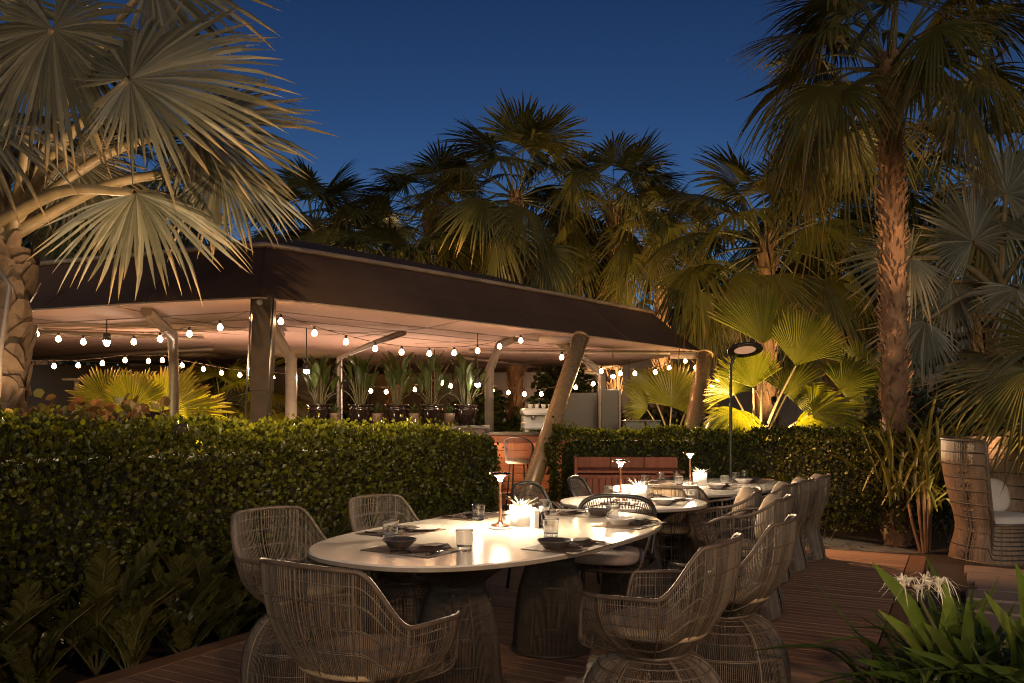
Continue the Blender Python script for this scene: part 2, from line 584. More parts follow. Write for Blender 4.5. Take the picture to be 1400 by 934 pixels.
def dk(u, w, z=0.0):
    """deck coordinates: u across from the left edge, w along"""
    return D0 + AC * u + AX * w + np.array([0, 0, z])


g = MB()
g.add([[-300, -300, -0.16], [300, -300, -0.16], [300, 300, -0.16], [-300, 300, -0.16]], [[0, 1, 2, 3]], False)
struct('ground', g, 'soil')

W1 = 5.25
d = MB()
w = -9.0
while w < W1:
    u0 = 0.155
    nb = rng.uniform(1.4, 2.4)
    while u0 < DW - 0.16:
        u1 = min(u0 + nb, DW - 0.155)
        if DW - 0.155 - u1 < 0.4:
            u1 = DW - 0.155
        d.box(((u0 + u1) / 2, w + 0.047, -0.014 + rng.normal(0, 0.0006)), (u1 - u0 - 0.004, 0.089, 0.028), bev=0.004)
        u0 = u1
        nb = 2.2
    w += 0.0945
deck = d.build('deck', 'deck_wood', loc=D0, rz=RZ)
deck['kind'] = 'structure'
d = MB()
for u in (0.075, DW - 0.075):
    w = -9.0
    while w < W1:
        ln_ = min(2.195, W1 - w)
        d.box((u, w + ln_ / 2, -0.030), (0.145, ln_, 0.064), bev=0.005)
        w += 2.2
d.box((DW / 2, -1.9, -0.095), (DW - 0.02, 14.2, 0.09))
o = d.build('deck_border', 'deck_border', loc=D0, rz=RZ)
o['kind'] = 'structure'

p = MB()
for i in range(26):
    w = -6.0 + i * 0.43
    u = DW + 0.35 + rng.uniform(-0.05, 0.05)
    while u < DW + 5.5:
        L_ = rng.uniform(0.8, 1.5)
        p.box((u + L_ / 2, w, -0.05 + rng.normal(0, 0.006)), (L_ - 0.03, 0.385, 0.09), bev=0.012, rz=rng.normal(0, 0.006))
        u += L_
o = p.build('stone_path', 'paving_stone', loc=D0, rz=RZ)
o['kind'] = 'structure'
p = MB()
p.box((DW + 4.0, -1.5, -0.11), (7.95, 13.4, 0.12))
o = p.build('path_bed', 'soil', loc=D0, rz=RZ)
o['kind'] = 'structure'

# floor of the pavilion
p = MB()
p.box((-2.5, 16.2, -0.09), (15, 15, 0.1), rz=R(46))
struct('pavilion_floor', p, 'paving_stone')

# ------------------------------------------------------------------ wicker furniture


def strands(mb, S, phis, vs, r, sides=3, mi=0):
    P = np.stack([S(np.full_like(vs, ph), vs) for ph in phis])
    mb.tubes(P, r, sides, mi)


def rings(mb, S, vlist, nphi, r, sides=4, mi=0):
    ph = np.linspace(0, 2 * PI, nphi, endpoint=False)
    P = np.stack([S(ph, np.full_like(ph, v)) for v in vlist])
    mb.tubes(P, r, sides, mi, closed=True)


def sup(c, e):
    return np.sign(c) * np.abs(c) ** e


def cushion(mb, c, rx, ry, h, seg=28, e=0.7, mi=0, puff=0.35):
    a = np.linspace(0, 2 * PI, seg, endpoint=False)
    prof = [(0.02, -h / 2), (0.8, -h / 2), (0.95, -h * .36), (1.0, 0), (0.95, h * .36), (0.8, h / 2), (0.4, h / 2 + h * puff * .25), (0.02, h / 2 + h * puff * .3)]
    V = np.stack([np.stack([c[0] + k * rx * sup(np.cos(a), e), c[1] + k * ry * sup(np.sin(a), e), np.full(seg, c[2] + z)], -1)
                  for k, z in prof], 1)
    mb.grid(V, mi=mi, closed_u=True)


def tub_chair():
    zc, rw = 0.355, 0.125

    def rimz(phi):
        be = np.abs((phi % (2 * PI)) - PI)                    # 0 at back, pi at front
        z = 0.855 - 0.012 * np.clip(be / 0.7, 0, 1) ** 2
        z = z - 0.20 * smooth(0.62, 1.30, be)
        z = z - 0.012 * smooth(1.3, 2.2, be)
        return z - 0.20 * smooth(2.26, 2.52, be)

    def rimxy(phi):
        c, s = np.cos(phi), np.sin(phi)
        x = np.where(c > 0, 0.285, 0.345) * sup(c, 0.80)
        y = 0.325 * sup(s, 0.74)
        return x, y

    def tub(phi, v):
        x, y = rimxy(phi)
        g_ = 1 - (1 - v) ** 2.5
        wx, wy = rw * np.cos(phi), rw * np.sin(phi)
        return np.stack([wx + (x - wx) * g_, wy + (y - wy) * g_, zc + (rimz(phi) - zc) * v], -1)

    def dome(phi, v):
        q = (1 - v) * PI / 2
        r = 0.115 + 0.205 * np.sin(q) ** 0.92
        return np.stack([r * np.cos(phi), r * np.sin(phi), 0.012 + (zc - 0.012) * np.cos(q) ** 0.86], -1)

    t = thing('wicker_armchair', 'wicker tub armchair', 'chair')
    mb = MB()
    ph = np.linspace(0, 2 * PI, 240, endpoint=False)
    strands(mb, tub, ph, np.linspace(0.0, 1, 13), np.linspace(0.0016, 0.0029, 13))
    rings(mb, tub, [0.2, 0.215, 0.42, 0.435, 0.60, 0.61, 0.77, 0.78, 0.9], 90, 0.0024)
    mb.build('shell', 'wicker', t)
    mb = MB()
    pr = np.linspace(0, 2 * PI, 140, endpoint=False)
    mb.tubes(tub(pr, np.ones_like(pr)), 0.0095, 8, closed=True)
    rings(mb, tub, [0.02], 40, 0.012, 6)
    ribs = np.array([0.62, 1.25, 1.9, 2.55, PI, 3.73, 4.38, 5.03, 5.66])
    strands(mb, tub, ribs, np.linspace(0, 1, 13), 0.0045, 6)
    mb.build('frame', 'wicker_rim', t)
    mb = MB()
    ph = np.linspace(0, 2 * PI, 210, endpoint=False)
    strands(mb, dome, ph, np.linspace(0.0, 1, 12), np.linspace(0.0029, 0.0016, 12))
    rings(mb, dome, [0.12, 0.30, 0.315, 0.48, 0.62, 0.635, 0.76, 0.88], 80, 0.0026)
    rings(mb, dome, [0.0], 80, 0.010, 6)
    strands(mb, dome, np.arange(6) * PI / 3 + 0.3, np.linspace(0, 1, 12), 0.0055, 6)
    mb.build('base', 'wicker', t)
    mb = MB()
    cushion(mb, (-0.01, 0, 0.475), 0.225, 0.235, 0.06, e=0.85)
    mb.build('seat_cushion', 'cushion_tan', t)
    return t


def waist_chair(pillow=True, pal='wicker', W=0.30, D=0.30, top=0.80, arm=0.63, seat=0.44, waist=0.34, ns=165, name='waisted_armchair',
                wk=0.66, fk=0.86, tall=False):
    def rimz(phi):
        be = np.abs((phi % (2 * PI)) - PI)
        if tall:
            z = top - 0.02 * np.clip(be - 0.5, 0, 1.6)
            z = z - (z - seat) * smooth(2.0, 2.16, be)
            return z
        z = top - (top - arm) * np.clip((be - 0.72) / 1.25, 0, 1)
        return z - (arm - seat) * smooth(2.2, 2.36, be)

    def sc_(z):
        up = wk + (1.0 - wk) * smooth(waist - 0.05, top * 0.86, z) ** 0.8
        dn = wk + (fk - wk) * smooth(0, 1, (waist - z) / waist)
        return np.where(z > waist, up, dn)

    def S(phi, v):
        z = rimz(phi) * v
        k = sc_(z)
        c, s = np.cos(phi), np.sin(phi)
        return np.stack([D * sup(c, 0.55) * k, W * sup(s, 0.55) * k, z + 0.012], -1)

    t = thing(name, 'wicker chair', 'chair')
    mb = MB()
    a = np.linspace(0, 2 * PI, ns, endpoint=False)
    a = a + 0.25 * np.sin(4 * a) / 4
    vs = np.linspace(0, 1, 15)
    strands(mb, S, a, vs, 0.0028 if not tall else 0.0036)
    nr = 12 if tall else 8
    if tall:
        cb = MB()
        rings(cb, S, [0.12, 0.24, 0.36, 0.47, 0.58, 0.69, 0.80, 0.90], 100, 0.0075, 5)
        cb.build('cross_bands', 'wicker_dark', t)
    rings(mb, S, [k / nr for k in range(1, nr)] + [k / nr + 0.012 for k in range(1, nr, 2)], 100, 0.0026)
    mb.build('shell', pal, t)
    mb = MB()
    pr = np.linspace(0, 2 * PI, 180, endpoint=False)
    mb.tubes(S(pr, np.ones_like(pr)), 0.011 if not tall else 0.014, 8, closed=True)
    mb.tubes(S(pr, np.zeros_like(pr)), 0.009, 6, closed=True)
    strands(mb, S, np.array([0.7, 1.57, 2.42, 3.86, 4.71, 5.58]), vs, 0.007, 6)
    mb.build('frame', 'wicker_rim', t)
    mb = MB()
    h = 0.14 if tall else 0.07
    kc = 0.66 if tall else 0.80
    cushion(mb, (0.0, 0, seat + 0.015), D * kc, W * kc, h, e=0.55)
    mb.build('seat_cushion', 'cushion_white' if tall else 'cushion_tan', t)
    if pillow:
        mb = MB()
        cushion(mb, (0, 0, 0), 0.17 if not tall else 0.18, 0.15 if not tall else 0.22, 0.12, e=0.8, puff=0.6)
        pl = mb.build('back_pillow', 'cushion_white' if tall else 'cushion_tan', t)
        pl.location = (-D * 0.58, 0.0 if not tall else W * 0.40, top - 0.135) if not tall else (-D * 0.50, 0.05, seat + 0.24)
        pl.rotation_euler = (0, R(76), 0)
    return t


def hoop_chair():
    t = thing('hoop_back_chair', 'black chair', 'chair')
    mb = MB()
    hoop = catmull([(-0.10, -0.27, 0.46), (-0.17, -0.275, 0.62), (-0.235, -0.255, 0.75), (-0.27, -0.17, 0.81), (-0.28, 0, 0.825),
                    (-0.27, 0.17, 0.81), (-0.235, 0.255, 0.75), (-0.17, 0.275, 0.62), (-0.10, 0.27, 0.46)], 60)
    mb.tubes(hoop, 0.016, 8, caps=True)
    low = catmull([(-0.10, -0.27, 0.47), (-0.24, -0.15, 0.475), (-0.27, 0, 0.48), (-0.24, 0.15, 0.475), (-0.10, 0.27, 0.47)], 50)
    mb.tubes(low, 0.012, 6, caps=True)
    mb.build('back_frame', 'black_frame', t)
    mb = MB()
    k = 46
    hp = catmull(hoop[8:-8], k)
    lp = catmull(low[5:-5], k)
    mb.tubes(np.stack([np.stack([lp[i] * (1 - s) + hp[i] * s for s in np.linspace(0, 1, 5)]) for i in range(k)]), 0.0032, 4)
    for h in (0.35, 0.7, 0.83):
        mb.tubes(lp * (1 - h) + hp * h, 0.005, 5)
    mb.build('backrest', 'wicker_dark', t)
    mb = MB()
    seat = [(0.26, -0.24, 0.41), (0.26, 0.24, 0.41), (-0.24, 0.24, 0.42), (-0.24, -0.24, 0.42)]
    P = np.array(seat + [seat[0]])
    mb.tubes(catmull(np.concatenate([P[:1], P[1:2], P[2:3], P[3:4], P[4:5]]), 60), 0.014, 6)
    for y in np.linspace(-0.22, 0.22, 24):
        mb.tubes(np.array([(-0.24, y, 0.415), (0.02, y, 0.405), (0.26, y, 0.41)]), 0.004, 4)
    mb.build('seat_frame', 'wicker_dark', t)
    for sx, sy in ((1, 1), (1, -1), (-1, 1), (-1, -1)):
        mb = MB()
        mb.tubes(np.array([(sx * 0.235, sy * 0.235, 0.42), (sx * 0.26, sy * 0.25, 0.2), (sx * 0.285, sy * 0.265, 0.0)]), np.array([0.017, 0.014, 0.011]), 8, caps=True)
        mb.build('leg', 'black_frame', t)
    for sy in (-1, 1):
        mb = MB()
        V = []
        for s in np.linspace(0, 1, 9):
            z = 0.41 + 0.24 * s
            x = 0.20 - 0.34 * s
            V.append([(x - 0.022, sy * (0.265 + 0.012 * s), z), (x + 0.022, sy * (0.265 + 0.012 * s), z)])
        mb.grid(np.array(V), smooth=False)
        mb.tubes(np.array(V)[:, 0], 0.005, 5)
        mb.tubes(np.array(V)[:, 1], 0.005, 5)
        mb.build('side_strap', 'wicker', t)
    mb = MB()
    cushion(mb, (0.02, 0, 0.465), 0.235, 0.235, 0.075, e=0.6)
    mb.build('seat_cushion', 'cushion_mauve', t)
    return t


tubc = tub_chair()
waist = waist_chair()
hoop = hoop_chair()
TAB_DIR = math.atan2(0.835, 0.55)
G_A = 'wicker tub armchairs round the near table'
for (x, y, a, lab) in [
    (-0.53, 2.93, R(58), 'large wicker tub armchair in front, back towards us, at near end of near table'),
    (-1.08, 4.20, R(-33), 'wicker tub armchair on the hedge side showing the inside of its back'),
    (-0.63, 4.95, R(-33), 'half hidden wicker armchair before the hedge, on the far left side of near table'),
    (0.60, 3.40, R(149), 'wicker tub armchair with round domed base at right front of near table, side on'),
    (1.08, 4.10, R(151), 'wicker tub armchair just behind the right front one, back edge seen side on'),
]:
    place_first(tubc, USED, (x, y, 0), a, lab, G_A)
place_first(hoop, USED, (0.62, 5.26, 0), R(-113), 'black hoop backed chair with mauve cushion between near and round tables')
dup(hoop, (0.34, 6.55, 0), R(-30), 'dark chair with low curved back rim left of the round table, by leaning mast')
dup(hoop, (0.83, 7.35, 0), R(-20), 'dark hoop backed chair behind the plant pot on the round table')
G_B = 'waisted wicker armchairs along the open deck'
for (x, y, a, lab) in [
    (1.62, 5.62, R(152), 'waisted wicker armchair with beige pillow at right of the round table, nearest of its row'),
    (1.62, 6.25, R(165), 'waisted wicker armchair at the round table, angled arm seen beside the pillowed chair'),
    (2.10, 6.86, R(150), 'waisted wicker armchair at the far table, third counting along the open deck'),
    (2.43, 7.38, R(150), 'waisted wicker armchair at the far table, between two alike by open deck'),
    (2.80, 7.93, R(150), 'last waisted wicker armchair of the row, beside the far hedge'),
    (1.33, 6.72, R(72), 'waisted wicker armchair between round table and far table, back towards us'),
]:
    place_first(waist, USED, (x, y, 0), a, lab, G_B)
throne = waist_chair(True, 'wicker_pale', W=0.50, D=0.40, top=1.17, seat=0.36, waist=0.33, ns=520, name='high_back_lounge_chair', wk=0.76, fk=0.88, tall=True)
throne.location = (4.76, 7.8, 0)
throne.rotation_euler = (0, 0, R(-74))
tag(throne, 'tall high backed wicker lounge chair with white cushions on the stone path', 'lounge chair')


# ------------------------------------------------------------------ tables
def oval(a_, b_, e=0.82, n=96):
    t = np.linspace(0, 2 * PI, n, endpoint=False)
    return np.stack([a_ * sup(np.cos(t), e), b_ * sup(np.sin(t), e)], -1)


def tabletop(t, out, z=0.74, th=0.028):
    mb = MB()
    V = []
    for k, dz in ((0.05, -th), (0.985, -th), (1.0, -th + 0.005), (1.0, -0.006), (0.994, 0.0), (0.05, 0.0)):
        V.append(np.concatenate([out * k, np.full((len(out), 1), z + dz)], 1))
    V = np.stack(V, 1)
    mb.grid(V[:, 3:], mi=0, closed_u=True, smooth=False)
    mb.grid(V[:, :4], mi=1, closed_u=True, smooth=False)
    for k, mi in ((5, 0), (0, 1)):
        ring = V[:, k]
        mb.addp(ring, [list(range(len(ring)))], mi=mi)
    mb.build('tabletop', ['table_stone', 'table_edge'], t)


def pedestal(t, x, y, rt=0.42, rwst=0.135, rb=0.225, z=0.708):
    prof = catmull([(rt, 0, z), (rt * 0.72, 0, z - 0.05), (rwst * 1.2, 0, z - 0.145), (rwst, 0, z - 0.19), (rwst * 1.18, 0, z - 0.25),
                    (rb * 0.88, 0, z - 0.40), (rb, 0, 0.02)], 26)
    mb = MB()
    n = 190
    a = np.arange(n) * 2 * PI / n
    P = np.stack([x + prof[None, :, 0] * np.cos(a)[:, None], y + prof[None, :, 0] * np.sin(a)[:, None], np.repeat(prof[None, :, 2], n, 0)], -1)
    mb.tubes(P, 0.0026, 3)
    b_ = np.linspace(0, 2 * PI, 72, endpoint=False)
    for k in (2, 5, 9, 12, 15, 17, 19, 21, 23):
        mb.tubes(np.stack([x + prof[k, 0] * np.cos(b_), y + prof[k, 0] * np.sin(b_), np.full(72, prof[k, 2])], -1), 0.003, 4, closed=True)
    for k in (0, 25):
        mb.tubes(np.stack([x + prof[k, 0] * np.cos(b_), y + prof[k, 0] * np.sin(b_), np.full(72, prof[k, 2] - 0.006)], -1), 0.010, 6, closed=True)
    for q in np.arange(6) * PI / 3:
        mb.tubes(np.stack([x + prof[:, 0] * 0.97 * math.cos(q), y + prof[:, 0] * 0.97 * math.sin(q), prof[:, 2]], -1), 0.007, 6)
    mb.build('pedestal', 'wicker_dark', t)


T1 = np.array([-0.03, 4.36, 0])
T2 = np.array([0.90, 6.00, 0])
T3 = np.array([1.78, 7.52, 0])
t = thing('oval_dining_table', 'large oval white topped dining table nearest to us on two wicker pedestals', 'table', T1, TAB_DIR)
tabletop(t, oval(1.19, 0.685))
pedestal(t, 0.44, -0.02)
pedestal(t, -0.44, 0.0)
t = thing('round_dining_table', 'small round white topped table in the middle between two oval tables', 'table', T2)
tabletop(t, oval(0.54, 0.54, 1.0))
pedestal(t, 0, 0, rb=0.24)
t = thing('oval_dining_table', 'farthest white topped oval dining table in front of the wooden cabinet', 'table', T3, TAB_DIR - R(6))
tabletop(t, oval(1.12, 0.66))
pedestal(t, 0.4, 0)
pedestal(t, -0.4, 0)
TZ = 0.7405


def table_lamp():
    t = thing('table_lamp', 'lamp', 'table lamp')
    mb = MB()
    mb.lathe([(0.001, 0.0), (0.056, 0.0), (0.058, 0.006), (0.050, 0.011), (0.022, 0.016), (0.012, 0.03), (0.0085, 0.05), (0.0085, 0.235), (0.014, 0.25)], seg=24)
    mb.build('stem', 'copper', t)
    mb = MB()
    mb.lathe([(0.0115, 0.246), (0.0125, 0.262), (0.018, 0.273), (0.034, 0.2815), (0.034, 0.2845), (0.001, 0.2845)], seg=28)
    mb.build('diffuser', 'lamp_glow', t)
    mb = MB()
    mb.lathe([(0.001, 0.2855), (0.060, 0.2835), (0.0625, 0.287), (0.060, 0.295), (0.03, 0.299), (0.001, 0.299)], seg=32)
    mb.build('lamp_shade', 'copper', t)
    return t


def coaster():
    mb = MB()
    mb.lathe([(0.001, 0.0), (0.064, 0.0), (0.066, 0.004), (0.066, 0.010), (0.062, 0.012), (0.001, 0.012)], seg=32)
    return tag(mb.build('lamp_stand_disc', 'white_ceramic'), 'disc', 'coaster')


def air_plant():
    t = thing('potted_succulent', 'pot', 'potted plant')
    mb = MB()
    h, a, b_ = 0.115, 0.052, 0.044
    V = []
    for k, z in ((0.9, 0.0), (1.0, 0.004), (1.04, h), (0.96, h + 0.001), (0.94, h - 0.012), (0.05, h - 0.014)):
        q = oval(a * k, a * k, 0.35, 40)
        V.append(np.concatenate([q, np.full((40, 1), z)], 1))
    mb.grid(np.stack(V, 1), closed_u=True)
    mb.addp(np.stack(V, 1)[:, 0], [list(range(40))[::-1]])
    mb.build('pot', 'white_ceramic', t)
    mb = MB()
    for i in range(22):
        az = i * 2.4
        el = R(82) - i * 0.048
        L_ = rng.uniform(0.06, 0.115)
        d_ = np.array([math.cos(az) * math.cos(el), math.sin(az) * math.cos(el), math.sin(el)])
        o_ = np.array([math.cos(az), math.sin(az), 0])
        b0 = np.array([0, 0, h - 0.02]) + o_ * 0.01
        ribbon(mb, [b0, b0 + d_ * L_ * 0.5 + o_ * 0.004, b0 + d_ * L_ + o_ * 0.022 - np.array([0, 0, 0.008])], 0.013, fold=0.5, n=7,
               taper=lambda t_: np.clip(1.0 - t_, 0.03, 1) ** 0.8)
    mb.build('foliage', 'air_leaf', t)
    return t


def tumbler():
    mb = MB()
    mb.lathe([(0.0005, 0.0), (0.031, 0.0), (0.034, 0.0006), (0.0358, 0.003), (0.0361, 0.007), (0.0408, 0.090), (0.0410, 0.0935), (0.0400, 0.0950), (0.0390, 0.0935), (0.0387, 0.090), (0.0343, 0.030), (0.0335, 0.0235), (0.031, 0.021), (0.027, 0.0202), (0.0005, 0.020)], seg=32)
    return tag(mb.build('tumbler', 'glass'), 'glass', 'drinking glass')


def bowl(col):
    mb = MB()
    mb.lathe([(0.001, 0.001), (0.048, 0.0), (0.052, 0.004), (0.062, 0.018), (0.083, 0.036), (0.084, 0.039), (0.080, 0.039), (0.059, 0.022), (0.045, 0.010), (0.001, 0.008)], seg=40)
    return tag(mb.build('bowl', col), 'bowl', 'bowl')


def saucer_set():
    mb = MB()
    mb.lathe([(0.001, 0.0), (0.06, 0.0), (0.085, 0.010), (0.098, 0.014), (0.098, 0.017), (0.08, 0.014), (0.055, 0.006), (0.001, 0.005)], seg=40)
    return tag(mb.build('plate', 'pale_ceramic'), 'plate', 'plate')


def placemat():
    mb = MB()
    mb.box((0, 0, 0.0015), (0.29, 0.40, 0.003), bev=0.001)
    return tag(mb.build('placemat', 'placemat_weave'), 'mat', 'placemat')


def napkin():
    mb = MB()
    V = np.zeros((20, 9, 3))
    for i, s in enumerate(np.linspace(-0.5, 0.5, 20)):
        for j, q in enumerate(np.linspace(-0.5, 0.5, 9)):
            V[i, j] = (q * 0.085 + 0.008 * math.sin(s * 5), s * 0.21, 0.0165 + 0.0035 * math.sin(s * 9 + q * 4) + 0.003 * math.cos(q * 9) - 0.008 * (2 * abs(q)) ** 4)
    mb.grid(V)
    W_ = V.copy()
    W_[:, :, 2] = 0.003 + 0.2 * (V[:, :, 2] - 0.012)
    W_[:, :, 0] *= 1.06
    mb.grid(W_[::-1])
    for a_, b_ in ((V[:, 0], W_[:, 0]), (W_[:, -1], V[:, -1]), (W_[0], V[0]), (V[-1], W_[-1])):
        mid = (a_ + b_) / 2
        mb.grid(np.stack([a_, mid, b_], 1))
    # a folded corner lying on top
    mb.addp([(-0.03, -0.09, 0.0245), (0.035, -0.07, 0.0235), (0.03, 0.05, 0.0235), (-0.035, 0.02, 0.0245)], [[0, 1, 2, 3]])
    return tag(mb.build('napkin', 'napkin_cloth'), 'napkin', 'napkin')


def cutlery(kind):
    mb = MB()
    if kind == 'fork':
        mb.tubes(np.array([(0, -0.09, 0.006), (0, 0.03, 0.006), (0, 0.06, 0.004)]), np.array([0.0042, 0.0026, 0.004]), 6, caps=True)
        for q in (-0.007, -0.0023, 0.0023, 0.007):
            mb.tubes(np.array([(q * .6, 0.058, 0.004), (q, 0.072, 0.004), (q, 0.105, 0.007)]), 0.0015, 4, caps=True)
    else:
        mb.tubes(np.array([(0, -0.11, 0.006), (0, 0.0, 0.006)]), np.array([0.005, 0.004]), 6, caps=True)
        mb.box((0.001, 0.052, 0.006), (0.014, 0.105, 0.002), bev=0.0008)
    return tag(mb.build(kind, 'cutlery_metal'), kind, 'cutlery')


def bottle():
    t = thing('sauce_bottle', 'bottle', 'bottle')
    mb = MB()
    mb.lathe([(0.001, 0), (0.020, 0), (0.0215, 0.004), (0.0215, 0.05), (0.012, 0.072), (0.011, 0.088), (0.001, 0.088)], seg=20)
    mb.build('body', 'soy_sauce', t)
    mb = MB()
    mb.lathe([(0.0125, 0.0885), (0.0135, 0.094), (0.012, 0.112), (0.006, 0.118), (0.001, 0.119)], seg=16)
    mb.build('cap', 'white_ceramic', t)
    return t


def menu_box():
    mb = MB()
    mb.box((0, 0, 0.052), (0.032, 0.060, 0.104), bev=0.004)
    mb.box((0, 0, 0.108), (0.018, 0.046, 0.006), bev=0.002)
    return tag(mb.build('white_caddy', 'white_ceramic'), 'box', 'caddy')


LAMP, COAST, PLANT, TUMB = table_lamp(), coaster(), air_plant(), tumbler()
BOWLD, BOWLP, PLATE, MAT_, NAP = bowl('dark_ceramic'), bowl('pale_ceramic'), saucer_set(), placemat(), napkin()
FORK, KNIFE, BOTT, CADDY = cutlery('fork'), cutlery('knife'), bottle(), menu_box()

L1 = at(684, 724, 4.44)
for (xy, tn, pa, px_) in (((-0.065, 4.44), 'near oval table', R(20), (0.115, 0.115)), ((0.80, 5.93), 'small round table', R(10), (0.145, 0.06)),
                          ((1.655, 7.48), 'farthest oval table', R(15), (0.11, 0.07))):
    x, y = xy
    place_first(COAST, USED, (x, y, TZ), 0, f'white disc under the copper lamp on the {tn}', 'coasters under the lamps')
    place_first(LAMP, USED, (x, y, TZ + 0.0125), 0, f'copper table lamp with a lit disc head on the {tn}', 'copper table lamps')
    place_first(PLANT, USED, (x + px_[0], y + px_[1], TZ), pa, f'white square pot with a spiky pale succulent on the {tn}', 'white succulent pots')
place_first(BOTT, USED, (0.165, 4.50, TZ), 0, 'small dark sauce bottle with white cap beside the near table pot')
place_first(CADDY, USED, (0.125, 4.47, TZ), R(20), 'slim white upright box between succulent pot and sauce bottle')


def setting(seat, cx, cy, face, bowl_o, glass_xy, where, napdir=0.0, napoff=(0.0, 0.03), bowloff=(0.01, 0.11), knife=True, fork=True, mat=True, nap=True):
    """one place setting; face = direction the guest looks, centre (cx, cy)"""
    f = np.array([math.cos(face), math.sin(face)])
    rgt = np.array([f[1], -f[0]])
    def pos(fw, rt, z=0.0):
        q = np.array([cx, cy]) + f * fw + rgt * rt
        return (q[0], q[1], TZ + z)
    if mat:
        place_first(MAT_, USED, pos(0, 0), face, f'brown woven placemat {where}', 'placemats')
    if nap:
        place_first(NAP, USED, pos(napoff[0], napoff[1], 0.003 if mat else 0), face + napdir, f'folded dark brown napkin {where}', 'napkins')
    if bowl_o is not None:
        nm = 'dark bowl' if bowl_o is BOWLD else ('pale flat plate' if bowl_o is PLATE else 'pale grey bowl')
        place_first(bowl_o, USED, pos(bowloff[0], -bowloff[1], 0.003 if mat else 0), 0, f'{nm} {where}', 'bowls and plates')
    if fork:
        place_first(FORK, USED, pos(-0.02, -0.02 - 0.18 * (bowl_o is None), 0.003 if mat else 0), face + R(84), f'thin bronze fork {where}', 'forks')
    if knife:
        place_first(KNIFE, USED, pos(0.0, 0.165, 0.003 if mat else 0), face + R(-92), f'thin bronze knife {where}', 'knives')
    if glass_xy is not None:
        place_first(TUMB, USED, (glass_xy[0], glass_xy[1], TZ), 0, f'clear glass tumbler {where}', 'glass tumblers')


def onT(px, py):
    """table-top point at pixel"""
    Y = F * (CAMZ - TZ) / (py - HZ)
    return ((px - 700) / F * Y, Y)


E = R(57)
q = onT(566, 752)
setting(0, q[0], q[1], E, BOWLD, onT(635, 753), 'before the large front armchair on near table', napdir=R(70), napoff=(0.02, 0.06), bowloff=(0.015, 0.10))
q = onT(549, 727)
setting(1, q[0], q[1], R(-33), PLATE, onT(534, 737), 'at the hedge side seat next to the front one, near table', napdir=R(10), napoff=(-0.01, -0.02), bowloff=(0.06, 0.10))
q = onT(646, 706)
setting(2, q[0], q[1], R(-33), None, onT(654, 711), 'at the far left seat by the hedge, near table', napdir=R(4))
q = onT(778, 747)
setting(3, q[0], q[1], R(147), BOWLD, onT(753, 735), 'at the right front seat of near table', napdir=R(6), napoff=(-0.02, 0.05), bowloff=(0.02, 0.10))
q = onT(860, 717)
setting(4, q[0], q[1], R(147), BOWLP, onT(838, 711), 'at the right rear seat of near table', napdir=R(4), napoff=(-0.03, 0.05), bowloff=(0.03, 0.05))
q = onT(788, 703)
setting(5, q[0], q[1], R(-115), BOWLD, onT(744, 704), 'before the black hoop chair on near table', napdir=R(80), bowloff=(0.0, 0.15))
# round table
for (px, py, fc, bo, gl, wh) in ((912, 688, R(160), BOWLP, (887, 684), 'before the pillowed chair on round table'), (836, 690, R(70), None, (832, 681), 'on the left side of round table'),
                                (905, 682, R(-150), PLATE, None, 'on the far side of round table')):
    q = onT(px, py)
    setting(9, q[0], q[1], fc, bo, onT(*gl) if gl else None, wh, fork=False)
for (px, py, fc, bo, gl, wh) in ((935, 668, R(66), None, (928, 665), 'at the near end of the farthest table'),
                                (985, 667, R(150), BOWLP, (991, 664), 'at the nearest right seat of the farthest table'),
                                (1022, 660, R(150), BOWLP, (1006, 659), 'at the middle right seat of the farthest table'),
                                (1030, 656, R(-110), None, (1018, 655), 'at the far end of the farthest table'),
                                (900, 660, R(-30), None, (881, 663), 'at the left seat of the farthest table'),
                                (925, 655, R(-30), None, (925, 657), 'at the rear left seat of the farthest table')):
    q = onT(px, py)
    setting(9, q[0], q[1], fc, bo, onT(*gl), wh, fork=False, knife=False)
q = onT(903, 659)
place_first(TUMB, USED, (q[0], q[1], TZ), 0, 'clear glass tumbler left of the farthest table lamp', 'glass tumblers')

# ------------------------------------------------------------------ wooden cabinet, bar
t = thing('wooden_cabinet', 'red brown slatted wooden cabinet with raised back before the right hedge', 'cabinet', (1.33, 9.15, 0), R(-4))
mb = MB()
n = 16
for i in range(n):
    mb.box((-0.56 + (i + 0.5) * 1.12 / n, -0.25, 0.40), (1.12 / n - 0.006, 0.03, 0.62), bev=0.004)
mb.box((0, 0.02, 0.40), (1.14, 0.5, 0.70), bev=0.004)
mb.box((0, -0.258, 0.05), (1.16, 0.05, 0.10), bev=0.004)
mb.build('body', 'red_wood', t)
mb = MB()
mb.box((0, 0.0, 0.785), (1.18, 0.58, 0.03), bev=0.005)
mb.build('lid', 'red_wood', t)
mb = MB()
for i in range(3):
    mb.box((-0.39 + i * 0.39, 0.27, 0.865), (0.385, 0.03, 0.125), bev=0.004)
mb.build('back_board', 'red_wood', t)
mb = MB()
mb.box((-0.605, 0.0, 0.47), (0.035, 0.60, 0.94), bev=0.005)
mb.build('side_panel', 'red_wood', t)

t = thing('bar_counter', 'orange wood bar counter with dark top behind the leaning mast', 'bar', (0.05, 13.2, 0), R(8))
mb = MB()
for i in range(9):
    mb.box((0, -0.35, 0.08 + i * 0.124), (4.4, 0.03, 0.120), bev=0.006)
mb.box((0, 0, 0.55), (4.36, 0.64, 1.08))
mb.build('front', 'orange_wood', t)
mb = MB()
mb.box((0, -0.03, 1.155), (4.6, 0.85, 0.05), bev=0.008)
mb.build('counter_top', 'dark_counter', t)
mb = MB()
mb.tubes(np.array([(-2.2, -0.47, 0.22), (2.2, -0.47, 0.22)]), 0.02, 8, caps=True)
mb.build('foot_rail', 'copper', t)


